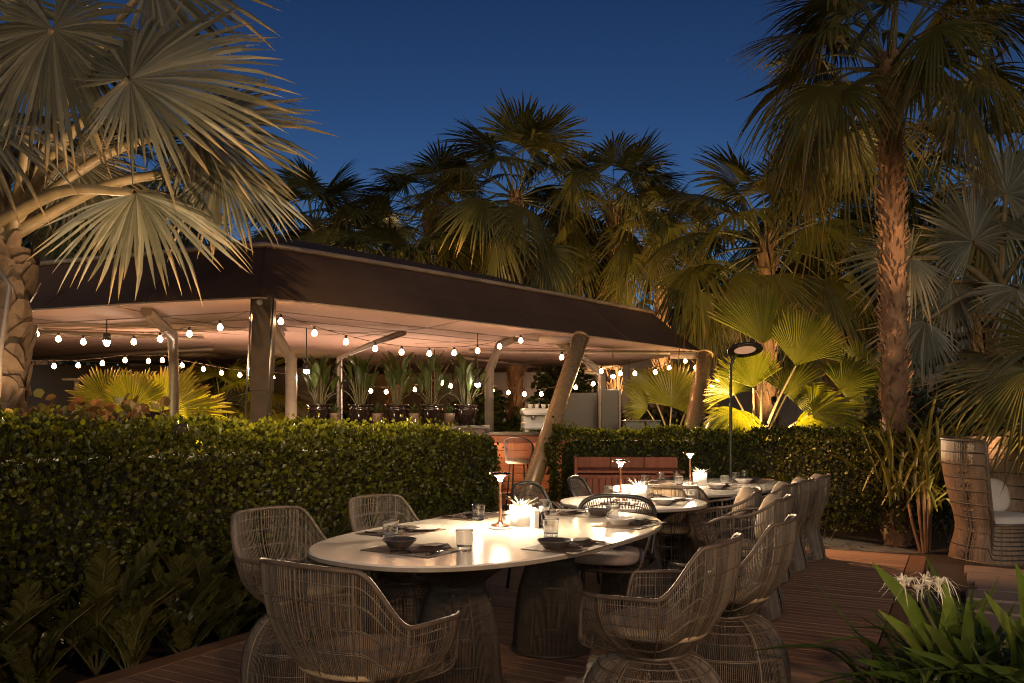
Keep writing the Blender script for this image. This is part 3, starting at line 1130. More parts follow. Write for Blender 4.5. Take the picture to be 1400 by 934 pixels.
def bar_stool(x, y, a, lab):
    t = thing('bar_stool', lab, 'bar stool', (x, y, 0), a, 'wicker bar stools at the bar')
    mb = MB()
    bk = np.linspace(-1.9, 1.9, 60)
    lo = np.stack([-0.17 * np.cos(bk), 0.19 * np.sin(bk), np.full(60, 0.74)], -1)
    hi = np.stack([-0.23 * np.cos(bk), 0.22 * np.sin(bk), 0.90 + 0.22 * np.cos(bk / 1.9 * PI / 2) ** 0.7], -1)
    mb.tubes(np.stack([lo, (lo + hi) / 2 * np.array([1.06, 1.06, 1]), hi], 1), 0.003, 3)
    mb.tubes(hi, 0.012, 6, caps=True)
    mb.build('backrest', 'wicker', t)
    mb = MB()
    mb.lathe([(0.001, 0.72), (0.18, 0.72), (0.2, 0.74), (0.18, 0.77), (0.001, 0.78)], seg=24)
    mb.build('seat', 'cushion_tan', t)
    for k in range(4):
        mb = MB()
        q_ = k * PI / 2 + PI / 4
        mb.tubes(np.array([(0.15 * math.cos(q_), 0.15 * math.sin(q_), 0.72), (0.22 * math.cos(q_), 0.22 * math.sin(q_), 0)]), 0.013, 6, caps=True)
        mb.build('leg', 'black_frame', t)
    mb = MB()
    b_ = np.linspace(0, 2 * PI, 32, endpoint=False)
    mb.tubes(np.stack([0.195 * np.cos(b_), 0.195 * np.sin(b_), np.full(32, 0.25)], -1), 0.009, 6, closed=True)
    mb.build('foot_ring', 'black_frame', t)


bar_stool(0.10, 12.15, R(75), 'wicker bar stool at the orange bar, left of the leaning mast')
bar_stool(-0.75, 12.0, R(70), 'wicker bar stool at the orange bar, mostly behind the left hedge end')

# ledge with pots behind the left hedge
t = thing('plant_ledge', 'long stone ledge carrying the row of dark glazed pots', 'ledge', (-2.05, 12.276, 0), R(9))
mb = MB()
mb.box((0, 0, 0.62), (3.25, 0.34, 1.24), bev=0.01)
mb.build('body', 'wall_dark', t)
mb = MB()
mb.box((0, 0, 1.265), (3.4, 0.48, 0.045), bev=0.008)
mb.build('ledge_top', 'dark_counter', t)


def bird_plant(seed):
    mb = MB()
    r_ = np.random.default_rng(seed)
    pet = MB()
    for i in range(22):
        az = i * 2.4 + r_.uniform(0, 1)
        h = r_.uniform(0.25, 0.80)
        lean = r_.uniform(0.06, 0.34) * (1.25 - h)
        d_ = np.array([math.cos(az), math.sin(az), 0])
        b0 = d_ * 0.05
        tp = d_ * lean + np.array([0, 0, h * 0.72])
        pet.tubes(catmull([b0, b0 + (tp - b0) * 0.5 + np.array([0, 0, 0.05]), tp], 8), np.linspace(0.010, 0.005, 8), 5)
        L_ = r_.uniform(0.20, 0.33)
        e_ = tp + d_ * L_ * 0.30 + np.array([0, 0, L_ * 0.75])
        tip = tp + d_ * L_ * 0.50 + np.array([0, 0, L_ * 1.05])
        ribbon(mb, [tp, (tp + e_) / 2 + np.array([0, 0, 0.03]), e_, tip], r_.uniform(0.085, 0.13), fold=0.35, n=10,
               taper=lambda t_: np.clip(np.sin(np.clip(t_ * 0.97 + 0.03, 0, 1) * PI) ** 0.7, 0.04, 1))
    return mb, pet


pot_words = ['farthest left', 'second from the left', 'middle', 'second from the right', 'rightmost']
lg = (-1.9, 12.3, R(9))


def ledge_pt(px):
    # along the ledge axis at pixel column px
    c_, s_ = math.cos(lg[2]), math.sin(lg[2])
    k = (px - 700) / F
    s = (k * lg[1] - lg[0]) / (c_ - k * s_)
    return lg[0] + c_ * s, lg[1] + s_ * s


for i, px in enumerate((436, 493, 543, 590, 637)):
    x, y = ledge_pt(px)
    t = thing('potted_bird_of_paradise', f'dark glazed pot of tall paddle leaved plant, {pot_words[i]} on the ledge', 'potted plant', (x, y, 1.2875), rng.uniform(0, 6), 'large glazed pots on the ledge')
    mb = MB()
    mb.lathe([(0.001, 0), (0.12, 0), (0.13, 0.01), (0.168, 0.20), (0.175, 0.235), (0.178, 0.25), (0.165, 0.262), (0.168, 0.285), (0.186, 0.30), (0.187, 0.32), (0.172, 0.325), (0.165, 0.30), (0.001, 0.29)], seg=36)
    mb.build('pot', 'glazed_pot', t)
    fo, pe = bird_plant(20 + i)
    fo.build('foliage', 'bird_leaf', t).location = (0, 0, 0.29)
    pe.build('stems', 'petiole_dark', t).location = (0, 0, 0.29)
for i, px in enumerate((460, 517, 567, 615)):
    x, y = ledge_pt(px)
    t = thing('small_potted_plant', f'small earthen pot of short spiky leaves on the ledge, {ORD[i]} gap from the left', 'potted plant', (x, y - 0.06, 1.2875), rng.uniform(0, 6), 'small pots between the large ones')
    mb = MB()
    mb.lathe([(0.001, 0), (0.07, 0), (0.085, 0.15), (0.088, 0.19), (0.078, 0.19), (0.074, 0.17), (0.001, 0.165)], seg=28)
    mb.build('pot', 'small_pot', t)
    mb = MB()
    for k in range(20):
        az = k * 2.4
        el = R(85 - k * 2.4)
        L_ = rng.uniform(0.12, 0.22)
        d_ = np.array([math.cos(az) * math.cos(el), math.sin(az) * math.cos(el), math.sin(el)])
        b0 = np.array([0, 0, 0.165])
        ribbon(mb, [b0, b0 + d_ * L_ * .5, b0 + d_ * L_ + np.array([0, 0, -0.012])], 0.026, n=6)
    mb.build('foliage', 'bird_leaf', t)

# partition panels, garden wall, bar equipment
for (px0, px1, y0, Y, m_, lab) in ((768, 817, 537, 15.2, 'panel_grey', 'tall brown grey screen panel behind the right hedge, left one of two'),
                                  (822, 845, 533, 14.6, 'panel_grey', 'narrow grey screen panel with pale edge posts behind the right hedge')):
    a_, b_ = at(px0, y0, Y), at(px1, y0, Y)
    t = thing('screen_panel', lab, 'screen', ((a_[0] + b_[0]) / 2, Y, 0), 0, 'screen panels by the bar')
    mb = MB()
    mb.box((0, 0, a_[2] / 2), (b_[0] - a_[0], 0.06, a_[2]), bev=0.006)
    mb.build('board', m_, t)
    for s in (-1, 1):
        mb = MB()
        mb.box((s * ((b_[0] - a_[0]) / 2 + 0.025), -0.01, a_[2] / 2), (0.045, 0.09, a_[2] + 0.02), bev=0.006)
        mb.build('edge_post', 'grey_paint', t)
t = thing('coffee_machine', 'white and steel coffee machine on the bar counter beside leaning mast', 'coffee machine', (0.48, 13.3, 1.181), R(8))
mb = MB()
mb.box((0, 0, 0.10), (0.62, 0.42, 0.12), bev=0.02)
mb.box((0, 0.10, 0.21), (0.60, 0.22, 0.12), bev=0.015)
mb.box((0, -0.02, 0.33), (0.66, 0.46, 0.11), bev=0.03)
for sx in (-0.26, 0.26):
    mb.box((sx, 0, 0.02), (0.05, 0.3, 0.04), bev=0.005)
mb.build('body', 'white_ceramic', t)
for sx in (-0.15, 0.12):
    mb = MB()
    mb.lathe([(0.04, 0.20), (0.04, 0.26), (0.03, 0.272)], c=(sx, -0.13, 0), seg=16, capb=True)
    mb.tubes(np.array([(sx, -0.15, 0.22), (sx, -0.30, 0.20)]), 0.012, 6, caps=True)
    mb.build('brew_handle', 'steel', t)
for i in range(4):
    mb = MB()
    mb.lathe([(0.001, 0), (0.03, 0), (0.042, 0.07), (0.040, 0.07), (0.028, 0.006), (0.001, 0.006)], seg=18)
    tag(mb.build('cup', 'white_ceramic', loc=(0.30 + i * 0.11, 13.25, 1.566)), f'small white cup on top of the coffee machine, {ORD[i]} from the left', 'cup', 'cups on the coffee machine')

mb = MB()
mb.box((3.0, 24.2, 1.75), (17, 0.25, 3.7), bev=0.01)
tag(mb.build('garden_wall', 'wall_taupe'), 'plain taupe garden wall far behind the bar', 'wall')
mb = MB()
mb.box((-8.9, 17.5, 1.2), (9.5, 0.25, 2.75), rz=R(10), bev=0.01)
tag(mb.build('back_wall', 'wall_dark'), 'dark brown low wall under the pavilion at left', 'wall')
mb = MB()
c_ = at(100, 519, 14.0)
mb.box(c_, (0.38, 0.05, 0.04), bev=0.008)
mb.box(c_ + np.array([0, 0.12, -0.3]), (0.06, 0.06, 0.6), bev=0.008)
mb.box(c_ + np.array([0, 0.12, -1.3]), (0.06, 0.06, 1.6), bev=0.008)
tag(mb.build('towel_rail', 'grey_paint'), 'pale horizontal bar on a post in the dark under the pavilion', 'rail')
t = thing('building', 'pale rendered building with flat roof beyond the palms at right', 'building', (13.0, 30, 0))
mb = MB()
mb.box((0, 0, 2.6), (14, 8, 5.2), bev=0.02)
mb.build('wall', 'wall_taupe', t)
mb = MB()
mb.box((0, 0, 5.3), (14.6, 8.6, 0.25), bev=0.02)
mb.build('roof', 'wall_dark', t)
for i in range(4):
    mb = MB()
    mb.box((-5 + i * 3.2, -4.02, 3.6), (1.5, 0.08, 1.3), bev=0.02)
    mb.build('window', 'dark_counter', t)
for i, (px0, px1, lab) in enumerate(((856, 882, 'grey green utility box behind right hedge, left of two'), (884, 903, 'grey green utility box behind right hedge, right of two'))):
    a_, b_ = at(px0, 577, 13.2), at(px1, 577, 13.2)
    t = thing('utility_box', lab, 'utility box', ((a_[0] + b_[0]) / 2, 13.4, 0), 0, 'utility boxes')
    mb = MB()
    mb.box((0, 0, a_[2] / 2), (b_[0] - a_[0], 0.4, a_[2]), bev=0.01)
    mb.build('body', 'utility_green', t)
    mb = MB()
    mb.box((0, 0, a_[2] + 0.02), (b_[0] - a_[0] + 0.02, 0.44, 0.03), bev=0.008)
    mb.build('lid', 'grey_paint', t)

# ------------------------------------------------------------------ pavilion
EZ = 2.68
ring = np.array([(-2.7, 8.6), (3.5, 15.0), (2.2, 21.0), (-5.6, 22.8), (-10.2, 16.5), (-8.6, 10.75)])
cen = np.array([-3.6, 15.6])


def inset(poly, dist):
    """move every edge of the polygon inwards by dist"""
    n_ = len(poly)
    out_ = []
    lines = []
    for i in range(n_):
        a_, b_ = poly[i], poly[(i + 1) % n_]
        e_ = (b_ - a_) / np.linalg.norm(b_ - a_)
        nn = np.array([-e_[1], e_[0]])
        if np.dot(cen - a_, nn) < 0:
            nn = -nn
        lines.append((a_ + nn * dist, e_))
    for i in range(n_):
        p1, e1 = lines[i - 1]
        p2, e2 = lines[i]
        M_ = np.array([e1, -e2]).T
        s_ = np.linalg.solve(M_, p2 - p1)
        out_.append(p1 + e1 * s_[0])
    return np.array(out_)


def ringz(poly, z, sub=12, sag=0.0, zs=None):
    """closed ring of points, edges subdivided, sagging inwards between corners"""
    n_ = len(poly)
    out_ = []
    for i in range(n_):
        a_, b_ = poly[i], poly[(i + 1) % n_]
        for k in range(sub):
            s_ = k / sub
            q_ = a_ * (1 - s_) + b_ * s_
            sg = 4 * s_ * (1 - s_) * sag
            out_.append((q_[0], q_[1], z + sg))
    return np.array(out_)


pav = thing('pavilion', 'large tented pavilion with dark sloping roof and lit fabric ceiling on masts', 'pavilion', (0, 0, 0))
ru = inset(ring, 0.8)
rm = inset(ring, 3.6)
mb = MB()
A_, B_, M1_ = ringz(ring, EZ, sag=0.03), ringz(ru, 3.43, sag=0.02), (ringz(ring, EZ) + ringz(ru, 3.43)) / 2
M1_[:, 2] -= 0.03
mb.grid(np.stack([A_, M1_, B_], 1), closed_u=True, smooth=False)
for k in range(0, len(A_), 3):
    o_ = np.array([0, 0, 0.004])
    mb.tubes(np.stack([A_[k] + o_, M1_[k] + o_, B_[k] + o_]), 0.009, 5)
mb.build('roof_skirt', 'roof_fabric', pav)
mb = MB()
C_ = ringz(rm, 4.28)
top = np.repeat(np.array([[cen[0], cen[1], 4.6]]), len(C_), 0)
B2 = ringz(ru, 3.435, sag=0.02)
mb.grid(np.stack([B2, B2 * 0.5 + C_ * 0.5 - np.array([0, 0, 0.05]), C_, C_ * 0.3 + top * 0.7], 1), closed_u=True, smooth=False)
mb.addp(C_ * 0.3 + top * 0.7, [list(range(len(C_)))])
mb.build('roof', 'roof_fabric', pav)
mb = MB()
Bq = ringz(inset(ring, 0.76), 3.43, sag=0.02)
mb.tubes(Bq, 0.035, 8, closed=True)
mb.build('gutter', 'gutter', pav)
mb = MB()
A2 = ringz(inset(ring, 0.02), EZ - 0.012, sag=0.03)
mb.tubes(A2, 0.013, 6, closed=True)
mb.build('hem', 'hem', pav)
mb = MB()
i1, i2, i3 = inset(ring, 0.06), inset(ring, 2.2), inset(ring, 4.0)
mb.grid(np.stack([ringz(i1, EZ - 0.005, sag=0.03), ringz(inset(ring, 1.1), EZ + 0.03), ringz(i2, EZ + 0.10), ringz(i3, EZ + 0.16)], 1), closed_u=True)
mb.addp(ringz(i3, EZ + 0.16), [list(range(72))])
mb.build('ceiling', 'ceiling_fabric', pav)
mb = MB()
for ds, dz in ((1.1, 0.03), (2.2, 0.10), (3.1, 0.13)):
    mb.tubes(ringz(inset(ring, ds), EZ + dz - 0.004), 0.006, 4, closed=True)
ra, rb_ = ringz(i1, EZ - 0.006, sag=0.03), ringz(i3, EZ + 0.155)
rm1, rm2 = ringz(inset(ring, 1.1), EZ + 0.026), ringz(i2, EZ + 0.096)
for k in range(0, len(ra), 4):
    mb.tubes(np.stack([ra[k], rm1[k], rm2[k], rb_[k]]), 0.006, 4)
mb.build('ceiling_seams', 'wall_taupe', pav)
for i in range(6):
    mb = MB()
    a_, b_ = i1[i], i3[i]
    mb.tubes(np.array([(a_[0], a_[1], EZ - 0.05), (b_[0], b_[1], EZ + 0.10)]), 0.035, 8, caps=True)
    mb.build('ceiling_beam', 'grey_paint', pav)


def pole(name, pts, rad, m_, cap=True, sides=18):
    mb_ = MB()
    mb_.tubes(np.array(pts, float), rad, sides, caps=cap)
    return mb_.build(name, m_, pav)


# corner post, square
mb = MB()
a_, b_ = np.array([-2.76, 8.72, 0]), np.array([-2.70, 8.78, EZ + 0.02])
for s0, s1, wd in ((0.0, 0.62, 0.18), (0.62, 1.0, 0.20)):
    P_ = np.array([a_ + (b_ - a_) * s0, a_ + (b_ - a_) * s1])
    V = []
    for q_ in P_:
        V.append([q_ + np.array([sx * wd / 2, sy * wd / 2, 0]) for sx, sy in ((-1, -1), (1, -1), (1, 1), (-1, 1))])
    V = np.array(V)
    mb.grid(np.swapaxes(V, 0, 1), closed_u=True, smooth=False)
    mb.addp(V[1], [[0, 1, 2, 3]])
    mb.addp(V[0], [[3, 2, 1, 0]])
mb.build('corner_post', 'dark_post', pav)
mb = MB()
for sx in (-1, 1):
    P_ = np.array([a_ + np.array([sx * 0.115, -0.07, 1.25]), b_ + np.array([sx * 0.118, -0.07, -0.02])])
    mb.tubes(P_, 0.010, 6, caps=True)
mb.build('post_edge_strip', 'steel', pav)
# leaning masts
for (pb, pt, rd) in (((0.03, 10.15, -0.1), (1.03, 12.0, 2.60), 0.118), ((2.72, 13.3, -0.1), (3.52, 14.65, 2.58), 0.135)):
    pb, pt = np.array(pb), np.array(pt)
    pole('mast', [pb, (pb + pt) / 2, pt], rd, 'bronze_paint', sides=28)
    mb = MB()
    ax_ = (pt - pb) / np.linalg.norm(pt - pb)
    mb.tubes(np.array([pt - ax_ * 0.02, pt + ax_ * 0.02]), rd + 0.012, 28, caps=True)
    mb.build('mast_cap', 'bronze_paint', pav)
    mb = MB()
    e_ = pt + np.array([-0.62, 0.10, -0.02])
    e1 = pt + np.array([-0.16, 0.02, -0.03])
    mb.tubes(np.array([e1, e1 * 0.75 + e_ * 0.25, e_]), np.array([0.045, 0.06, 0.055]), 12, caps=True)
    for k in (-0.035, 0.035):
        mb.tubes(np.array([pt + np.array([-0.05, 0, -0.05 + k]), e1 + np.array([0, 0, k])]), 0.014, 8, caps=True)
    mb.build('tension_link', 'hem', pav)
    mb = MB()
    mb.lathe([(0.34, 0.0), (0.34, 0.03), (0.2, 0.05), (rd + 0.02, 0.06)], c=(pb[0] + 0.05, pb[1] + 0.07, 0.0), seg=24)
    mb.build('mast_foot', 'bronze_paint', pav)
# bent inner columns
for pts, rd in (([(-2.95, 10.75, 0), (-2.95, 10.75, 2.18), (-3.12, 10.6, 2.50), (-3.2, 10.2, 2.70)], 0.075),
                ([(-0.38, 13.4, 0), (-0.38, 13.4, 2.2), (-0.2, 13.3, 2.62), (0.05, 13.1, 2.72)], 0.075),
                ([(-5.0, 11.9, 0), (-5.0, 11.9, 2.18), (-4.6, 10.9, 2.52), (-4.36, 9.6, 2.66)], 0.07),
                ([(1.72, 15.4, 0), (1.72, 15.4, 2.25), (1.3, 14.6, 2.5), (0.75, 13.6, 2.74)], 0.075),
                ([(-4.9, 8.0 + 2.3, 0.0), (-5.12, 10.2, 1.9), (-5.55, 10.3, 2.66)], 0.05) if False else ([(-1.7, 12.7, 2.76), (-2.3, 13.2, 2.62), (-3.0, 14.0, 2.46), (-3.0, 14.0, 0)], 0.05)):
    mb = MB()
    mb.tubes(np.array(pts), rd, 14, caps=True)
    mb.build('bent_column', 'grey_paint', pav)


# ------------------------------------------------------------------ string lights
def on_line(px, p0, p1):
    """point of the vertical plane through p0-p1 met by photo column px"""
    k = (px - 700) / F
    d_ = np.array(p1) - np.array(p0)
    s_ = (k * p0[1] - p0[0]) / (d_[0] - k * d_[1])
    return p0[1] + d_[1] * s_


def bulb_string(label, pix, line, anchors, r=0.030, white=()):
    r = r * 1.05
    t = thing('string_lights', label, 'string lights', (0, 0, 0), 0, 'strings of glowing bulbs in the pavilion')
    pts = []
    for (px, py) in pix:
        Y = on_line(px, *line) if isinstance(line, tuple) else line
        pts.append(at(px, py, Y))
    pts = np.array(pts)
    for k, q_ in enumerate(pts):
        mb_ = MB()
        prof = [(0.001, -r * 1.02), (r * 0.5, -r * 0.90), (r * 0.88, -r * 0.5), (r, 0.0), (r * 0.88, r * 0.5), (r * 0.55, r * 0.95), (r * 0.42, r * 1.3)]
        mb_.lathe(prof, c=q_, seg=8)
        bo = mb_.build('bulb', 'bulb_glow', t)
        mb_ = MB()
        mb_.lathe([(r * 0.48, r * 1.25), (r * 0.5, r * 2.2), (r * 0.3, r * 2.5)], c=q_, seg=8, capt=True)
        so = mb_.build('socket', 'black_metal', bo)
    up = pts + np.array([0, 0, r * 2.6])
    path = ([np.array(a0) for a0 in anchors[:1]] + list(up) + [np.array(a0) for a0 in anchors[1:]])
    mb_ = MB()
    mb_.tubes(catmull(path, 6 * len(path)), 0.0045, 5)
    mb_.build('cable', 'cable', t)


LF = ((-2.80, 8.85), (-8.5, 10.95))
RF = ((-2.55, 8.95), (3.25, 14.95))
bulb_string('front string of bulbs under the pavilion eave left of the corner post',
            [(345, 435), (301, 448), (259, 457), (219, 464), (183, 468), (146, 470), (114, 468), (80, 464), (50, 457)], LF,
            [at(352, 422, 8.8), at(12, 440, 10.0)])
bulb_string('front string of bulbs hanging along the right eave from corner post to first mast',
            [(384, 440), (430, 456), (473, 468), (513, 477), (549, 482), (587, 484), (621, 483), (653, 480), (683, 474), (712, 466)], RF,
            [at(372, 428, 8.9), at(735, 456, 12.0)])
bulb_string('front string of bulbs between the two leaning masts',
            [(768, 489), (822, 508), (848, 511), (868, 511), (896, 509), (915, 503), (937, 494), (951, 503)], RF,
            [at(748, 470, 12.0), at(958, 488, 14.8)], r=0.032)
bulb_string('rear string of bulbs deep under the left part of the pavilion',
            [(38, 501), (74, 501), (107, 500), (140, 497), (171, 493), (203, 494), (222, 493), (249, 500), (278, 505), (303, 510), (328, 513), (373, 516)],
            ((-7.5, 12.4), (-4.0, 14.0)), [at(10, 497, 12.4), at(395, 512, 14.2)], r=0.033)
bulb_string('rear string of bulbs behind the potted plants and the bar',
            [(465, 526), (507, 535), (528, 536), (567, 533), (605, 524), (616, 528), (673, 534), (695, 537), (717, 539), (740, 539), (787, 530), (811, 525)],
            15.6, [at(440, 518, 15.6), at(838, 516, 15.6)], r=0.036)
bulb_string('short string of three bulbs at the far right mast',
            [(974, 527), (981, 520), (920, 524)][:2], 15.5, [at(962, 505, 15.2), at(990, 515, 15.6)], r=0.034)
for i, (px, py, Y, lab) in enumerate(((146, 471, 10.6, 'bright white spotlight under the left eave among the front bulbs'),
                                     (419, 511, 11.4, 'bright white spotlight on the bent column left of potted plants'),
                                     (653, 529, 12.15, 'bright white spotlight right of the potted plants'),
                                     (838, 517, 14.6, 'bright white spotlight at the inner column near the far masts'))):
    q_ = at(px, py, Y)
    t = thing('spotlight', lab, 'spotlight', q_, 0, 'white spotlights in the pavilion')
    mb = MB()
    mb.lathe([(0.001, 0.05), (0.045, 0.05), (0.05, 0.06), (0.05, 0.13), (0.03, 0.15), (0.001, 0.15)], seg=16)
    mb.build('housing', 'black_metal', t)
    mb = MB()
    mb.lathe([(0.001, 0.0), (0.03, 0.005), (0.043, 0.03), (0.043, 0.049)], seg=12)
    mb.build('lens', 'spot_glow', t)
    mb = MB()
    mb.tubes(np.array([(0, 0, 0.15), (0, 0, EZ - q_[2])]), 0.008, 6)
    mb.build('hanger', 'black_metal', t)
    tg, en = (((-3.2, 6.6, 1.1), 1000), ((-1.3, 7.6, 1.1), 1000), ((0.15, 12.9, 0.6), 90), ((2.6, 9.9, 1.1), 1100))[i]
    ld = bpy.data.lights.new('spotlight_beam', 'SPOT')
    ld.energy, ld.color, ld.spot_size, ld.spot_blend, ld.shadow_soft_size = en, (1.0, 0.72, 0.42), R(54), 0.6, 0.04
    lo = bpy.data.objects.new('spotlight_beam', ld)
    COL.objects.link(lo)
    lo.parent = t
    d_ = Vector(np.array(tg) - q_).normalized()
    lo.location = d_ * 0.07 - Vector((0, 0, 0.02))
    lo.rotation_euler = (-d_).to_track_quat('Z', 'Y').to_euler()


# ------------------------------------------------------------------ hedges and plants
def nz(x, y, s=1.0):
    return (np.sin(x * 2.3 * s + 1.3) * np.cos(y * 1.9 * s) + 0.6 * np.sin(x * 5.1 * s + y * 4.3 * s) + 0.4 * np.sin(x * 9.7 * s - y * 8.1 * s + 2)) / 2.0


def hedge(label, p0, p1, depth, h, dens, leaf=(0.035, 0.055), hbump=0.05, endround=0.25, htail=None, tilt=0.0):
    """clipped hedge from p0 to p1; p0-p1 is its front foot line, depth goes to the left of that direction"""
    p0, p1 = np.array(p0, float), np.array(p1, float)
    Lg = np.linalg.norm(p1 - p0)
    e_ = (p1 - p0) / Lg
    n_ = np.array([-e_[1], e_[0]])
    t = thing('hedge', label, 'hedge', (p0[0], p0[1], -0.1))
    mb_ = MB()
    area = Lg * (h + depth) * 1.0 + 2 * depth * h
    N = int(area * dens)
    # choose a face by area: front, top, both ends, back (thin)
    w_ = np.array([Lg * h, Lg * depth, depth * h, depth * h, Lg * h * 0.25])
    face = rng.choice(5, N, p=w_ / w_.sum())
    a_, b_ = rng.random(N), rng.random(N)
    dep = np.abs(rng.normal(0, 0.045, N)) * -1 + 0.03 + rng.uniform(0.02, 0.11, N) * (rng.random(N) < 0.05)
    s_ = np.where(face == 2, 0, np.where(face == 3, Lg, a_ * Lg))
    d_ = np.where(face == 0, 0, np.where(face == 4, depth, np.where(face == 1, b_ * depth, a_ * depth)))
    z_ = np.where(face == 1, h, b_ ** 0.85 * h)
    nrm = np.zeros((N, 3))
    for f_, v_ in ((0, -n_), (2, -e_), (3, e_), (4, n_)):
        nrm[face == f_, 0:2] = v_
    nrm[face == 1] = (0, 0, 1)
    # rounded top edge and ends
    rd = np.clip((z_ - (h - 0.22)) / 0.22, 0, 1)
    pull = 0.10 * rd ** 2
    bumpv = hbump * nz(s_ * 1.4, d_ * 1.4 + z_ * 1.7, 1.3) + 0.02 * nz(s_ * 6, d_ * 6 + z_ * 6, 1.1)
    hh = 1.0 if htail is None else None
    P = np.zeros((N, 3))
    dd = d_ + np.where(face == 0, pull, 0) - np.where(face == 4, pull, 0)
    ss = s_ + np.where(face == 2, pull * 1.5, 0) - np.where(face == 3, pull * 1.5, 0)
    # round the plan corners
    ed = np.minimum(ss, Lg - ss)
    cr = np.clip(1 - ed / endround, 0, 1) ** 2 * endround
    dd = np.where(d_ < depth / 2, dd + cr * 0.8, dd - cr * 0.8)
    P[:, :2] = p0 + e_ * ss[:, None] + n_ * dd[:, None]
    zt = np.where(face == 1, -0.14 * np.clip(1 - np.minimum(d_, depth - d_) / 0.16, 0, 1) ** 2, 0)
    P[:, 2] = z_ + zt + 0.02 + tilt * np.clip(dd / depth, 0, 1) * z_
    P += nrm * (bumpv + dep)[:, None]
    if htail is not None:
        P[:, 2] *= htail(ss / Lg)
    ax_ = nrm * 0.55 + rdir(N) * 0.75 + np.array([0, 0, 0.55])
    nm_ = nrm * 0.8 + rdir(N) * 0.9 + np.array([0, 0, 0.25])
    leaves(mb_, P - np.array([p0[0], p0[1], -0.1]), ax_, nm_, rng.uniform(leaf[0], leaf[1], N))
    mb_.build('foliage', 'hedge_leaf', t)
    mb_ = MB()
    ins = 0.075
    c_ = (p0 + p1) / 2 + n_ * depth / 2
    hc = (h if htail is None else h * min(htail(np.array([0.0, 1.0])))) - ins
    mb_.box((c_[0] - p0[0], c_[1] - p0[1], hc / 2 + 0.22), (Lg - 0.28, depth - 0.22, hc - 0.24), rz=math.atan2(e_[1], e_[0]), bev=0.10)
    mb_.build('filler_core', 'hedge_heart', t)  # solid dark box added inside the leaves to block light passing through
    mb_ = MB()
    for k in range(int(Lg * 7)):
        s0 = rng.uniform(0.05, Lg - 0.05)
        q0 = p0 + e_ * s0 + n_ * rng.uniform(0.12, 0.3) - p0
        dx = rng.normal(0, 0.18)
        q1 = q0 + e_ * dx - n_ * rng.uniform(0.0, 0.12)
        q2 = q1 + e_ * rng.normal(0, 0.12)
        mb_.tubes(catmull([(q0[0], q0[1], 0), (q1[0], q1[1], 0.38), (q2[0], q2[1], 0.85)], 9), np.linspace(0.011, 0.004, 9), 5)
    mb_.build('twigs', 'twig', t)
    return t


HL0 = D0 - AC * 0.52 - AX * 4.4
HL1 = D0 - AC * 0.52 + AX * 4.25
hedge('long clipped green hedge along the left side of the deck', HL0[:2], HL1[:2], 1.75, 1.22, 2600, leaf=(0.022, 0.050), hbump=0.085, endround=0.45, tilt=0.10, htail=lambda s_: 1.0 - 0.075 * s_)
hedge('clipped green hedge across the far end of the deck behind the cabinet', (0.47, 10.25), (5.9, 9.25), 0.75, 1.17, 2300, leaf=(0.026, 0.050), hbump=0.07)

# cardboard palms at the foot of the left hedge


def zamia(seed):
    r_ = np.random.default_rng(seed)
    t = thing('cardboard_palm', 'plant', 'plant')
    mb_, st = MB(), MB()
    for i in range(15):
        az = i * 2.4 + r_.uniform(-.3, .3)
        el = R(r_.uniform(48, 84))
        Ln = r_.uniform(0.42, 0.72)
        d_ = np.array([math.cos(az) * math.cos(el), math.sin(az) * math.cos(el), math.sin(el)])
        o_ = np.array([math.cos(az), math.sin(az), 0])
        P = catmull([(0, 0, 0), d_ * Ln * 0.55, d_ * Ln * 0.95 + o_ * 0.08 * Ln - np.array([0, 0, 0.06 * Ln])], 20)
        st.tubes(P, np.linspace(0.007, 0.003, 20), 5)
        T = np.gradient(P, axis=0)
        T /= np.linalg.norm(T, axis=1, keepdims=True)
        S = np.cross(T, np.array([0, 0, 1.0]))
        S /= np.linalg.norm(S, axis=1, keepdims=True)
        U = np.cross(S, T)
        for sd in (-1, 1):
            k = np.arange(4, 20)
            ax_ = T[k] * 0.95 + sd * S[k] * 0.65 + U[k] * 0.2 + r_.normal(0, 0.08, (len(k), 3))
            nm_ = U[k] - sd * S[k] * 0.25 + r_.normal(0, 0.15, (len(k), 3))
            leaves(mb_, P[k], ax_, nm_, 0.125 * (1 - 0.4 * np.abs(np.linspace(-0.6, 1, len(k))) ** 2) * r_.uniform(0.9, 1.1, len(k)), wide=0.58)
        leaves(mb_, P[-1:], T[-1:], U[-1:], 0.09, wide=0.55)
    mb_.build('foliage', 'zamia_leaf', t)
    st.build('stems', 'petiole_dark', t)
    return t


ZV = [zamia(3), zamia(9), zamia(15)]
k = 0
zs = [(-0.20, w_) for w_ in np.arange(-3.0, 3.4, 0.42)] + [(-0.46, w_) for w_ in np.arange(-2.9, 3.2, 0.42)]
for i, (u_, w_) in enumerate(zs):
    q_ = dk(u_ + rng.uniform(-0.06, 0.06), w_ + rng.uniform(-0.1, 0.1), -0.12)
    row = 'deck edge' if u_ > -0.4 else 'hedge foot'
    j = i if u_ > -0.4 else i - 16
    place_first(ZV[i % 3], USED, q_, rng.uniform(0, 6), f'leathery leaved low plant at the {row} left of the tables, {ORD[j]} from the front', 'low leathery plants along the left hedge',
                scale=(0.72 if u_ > -0.4 else 1.12) * rng.uniform(0.85, 1.15))

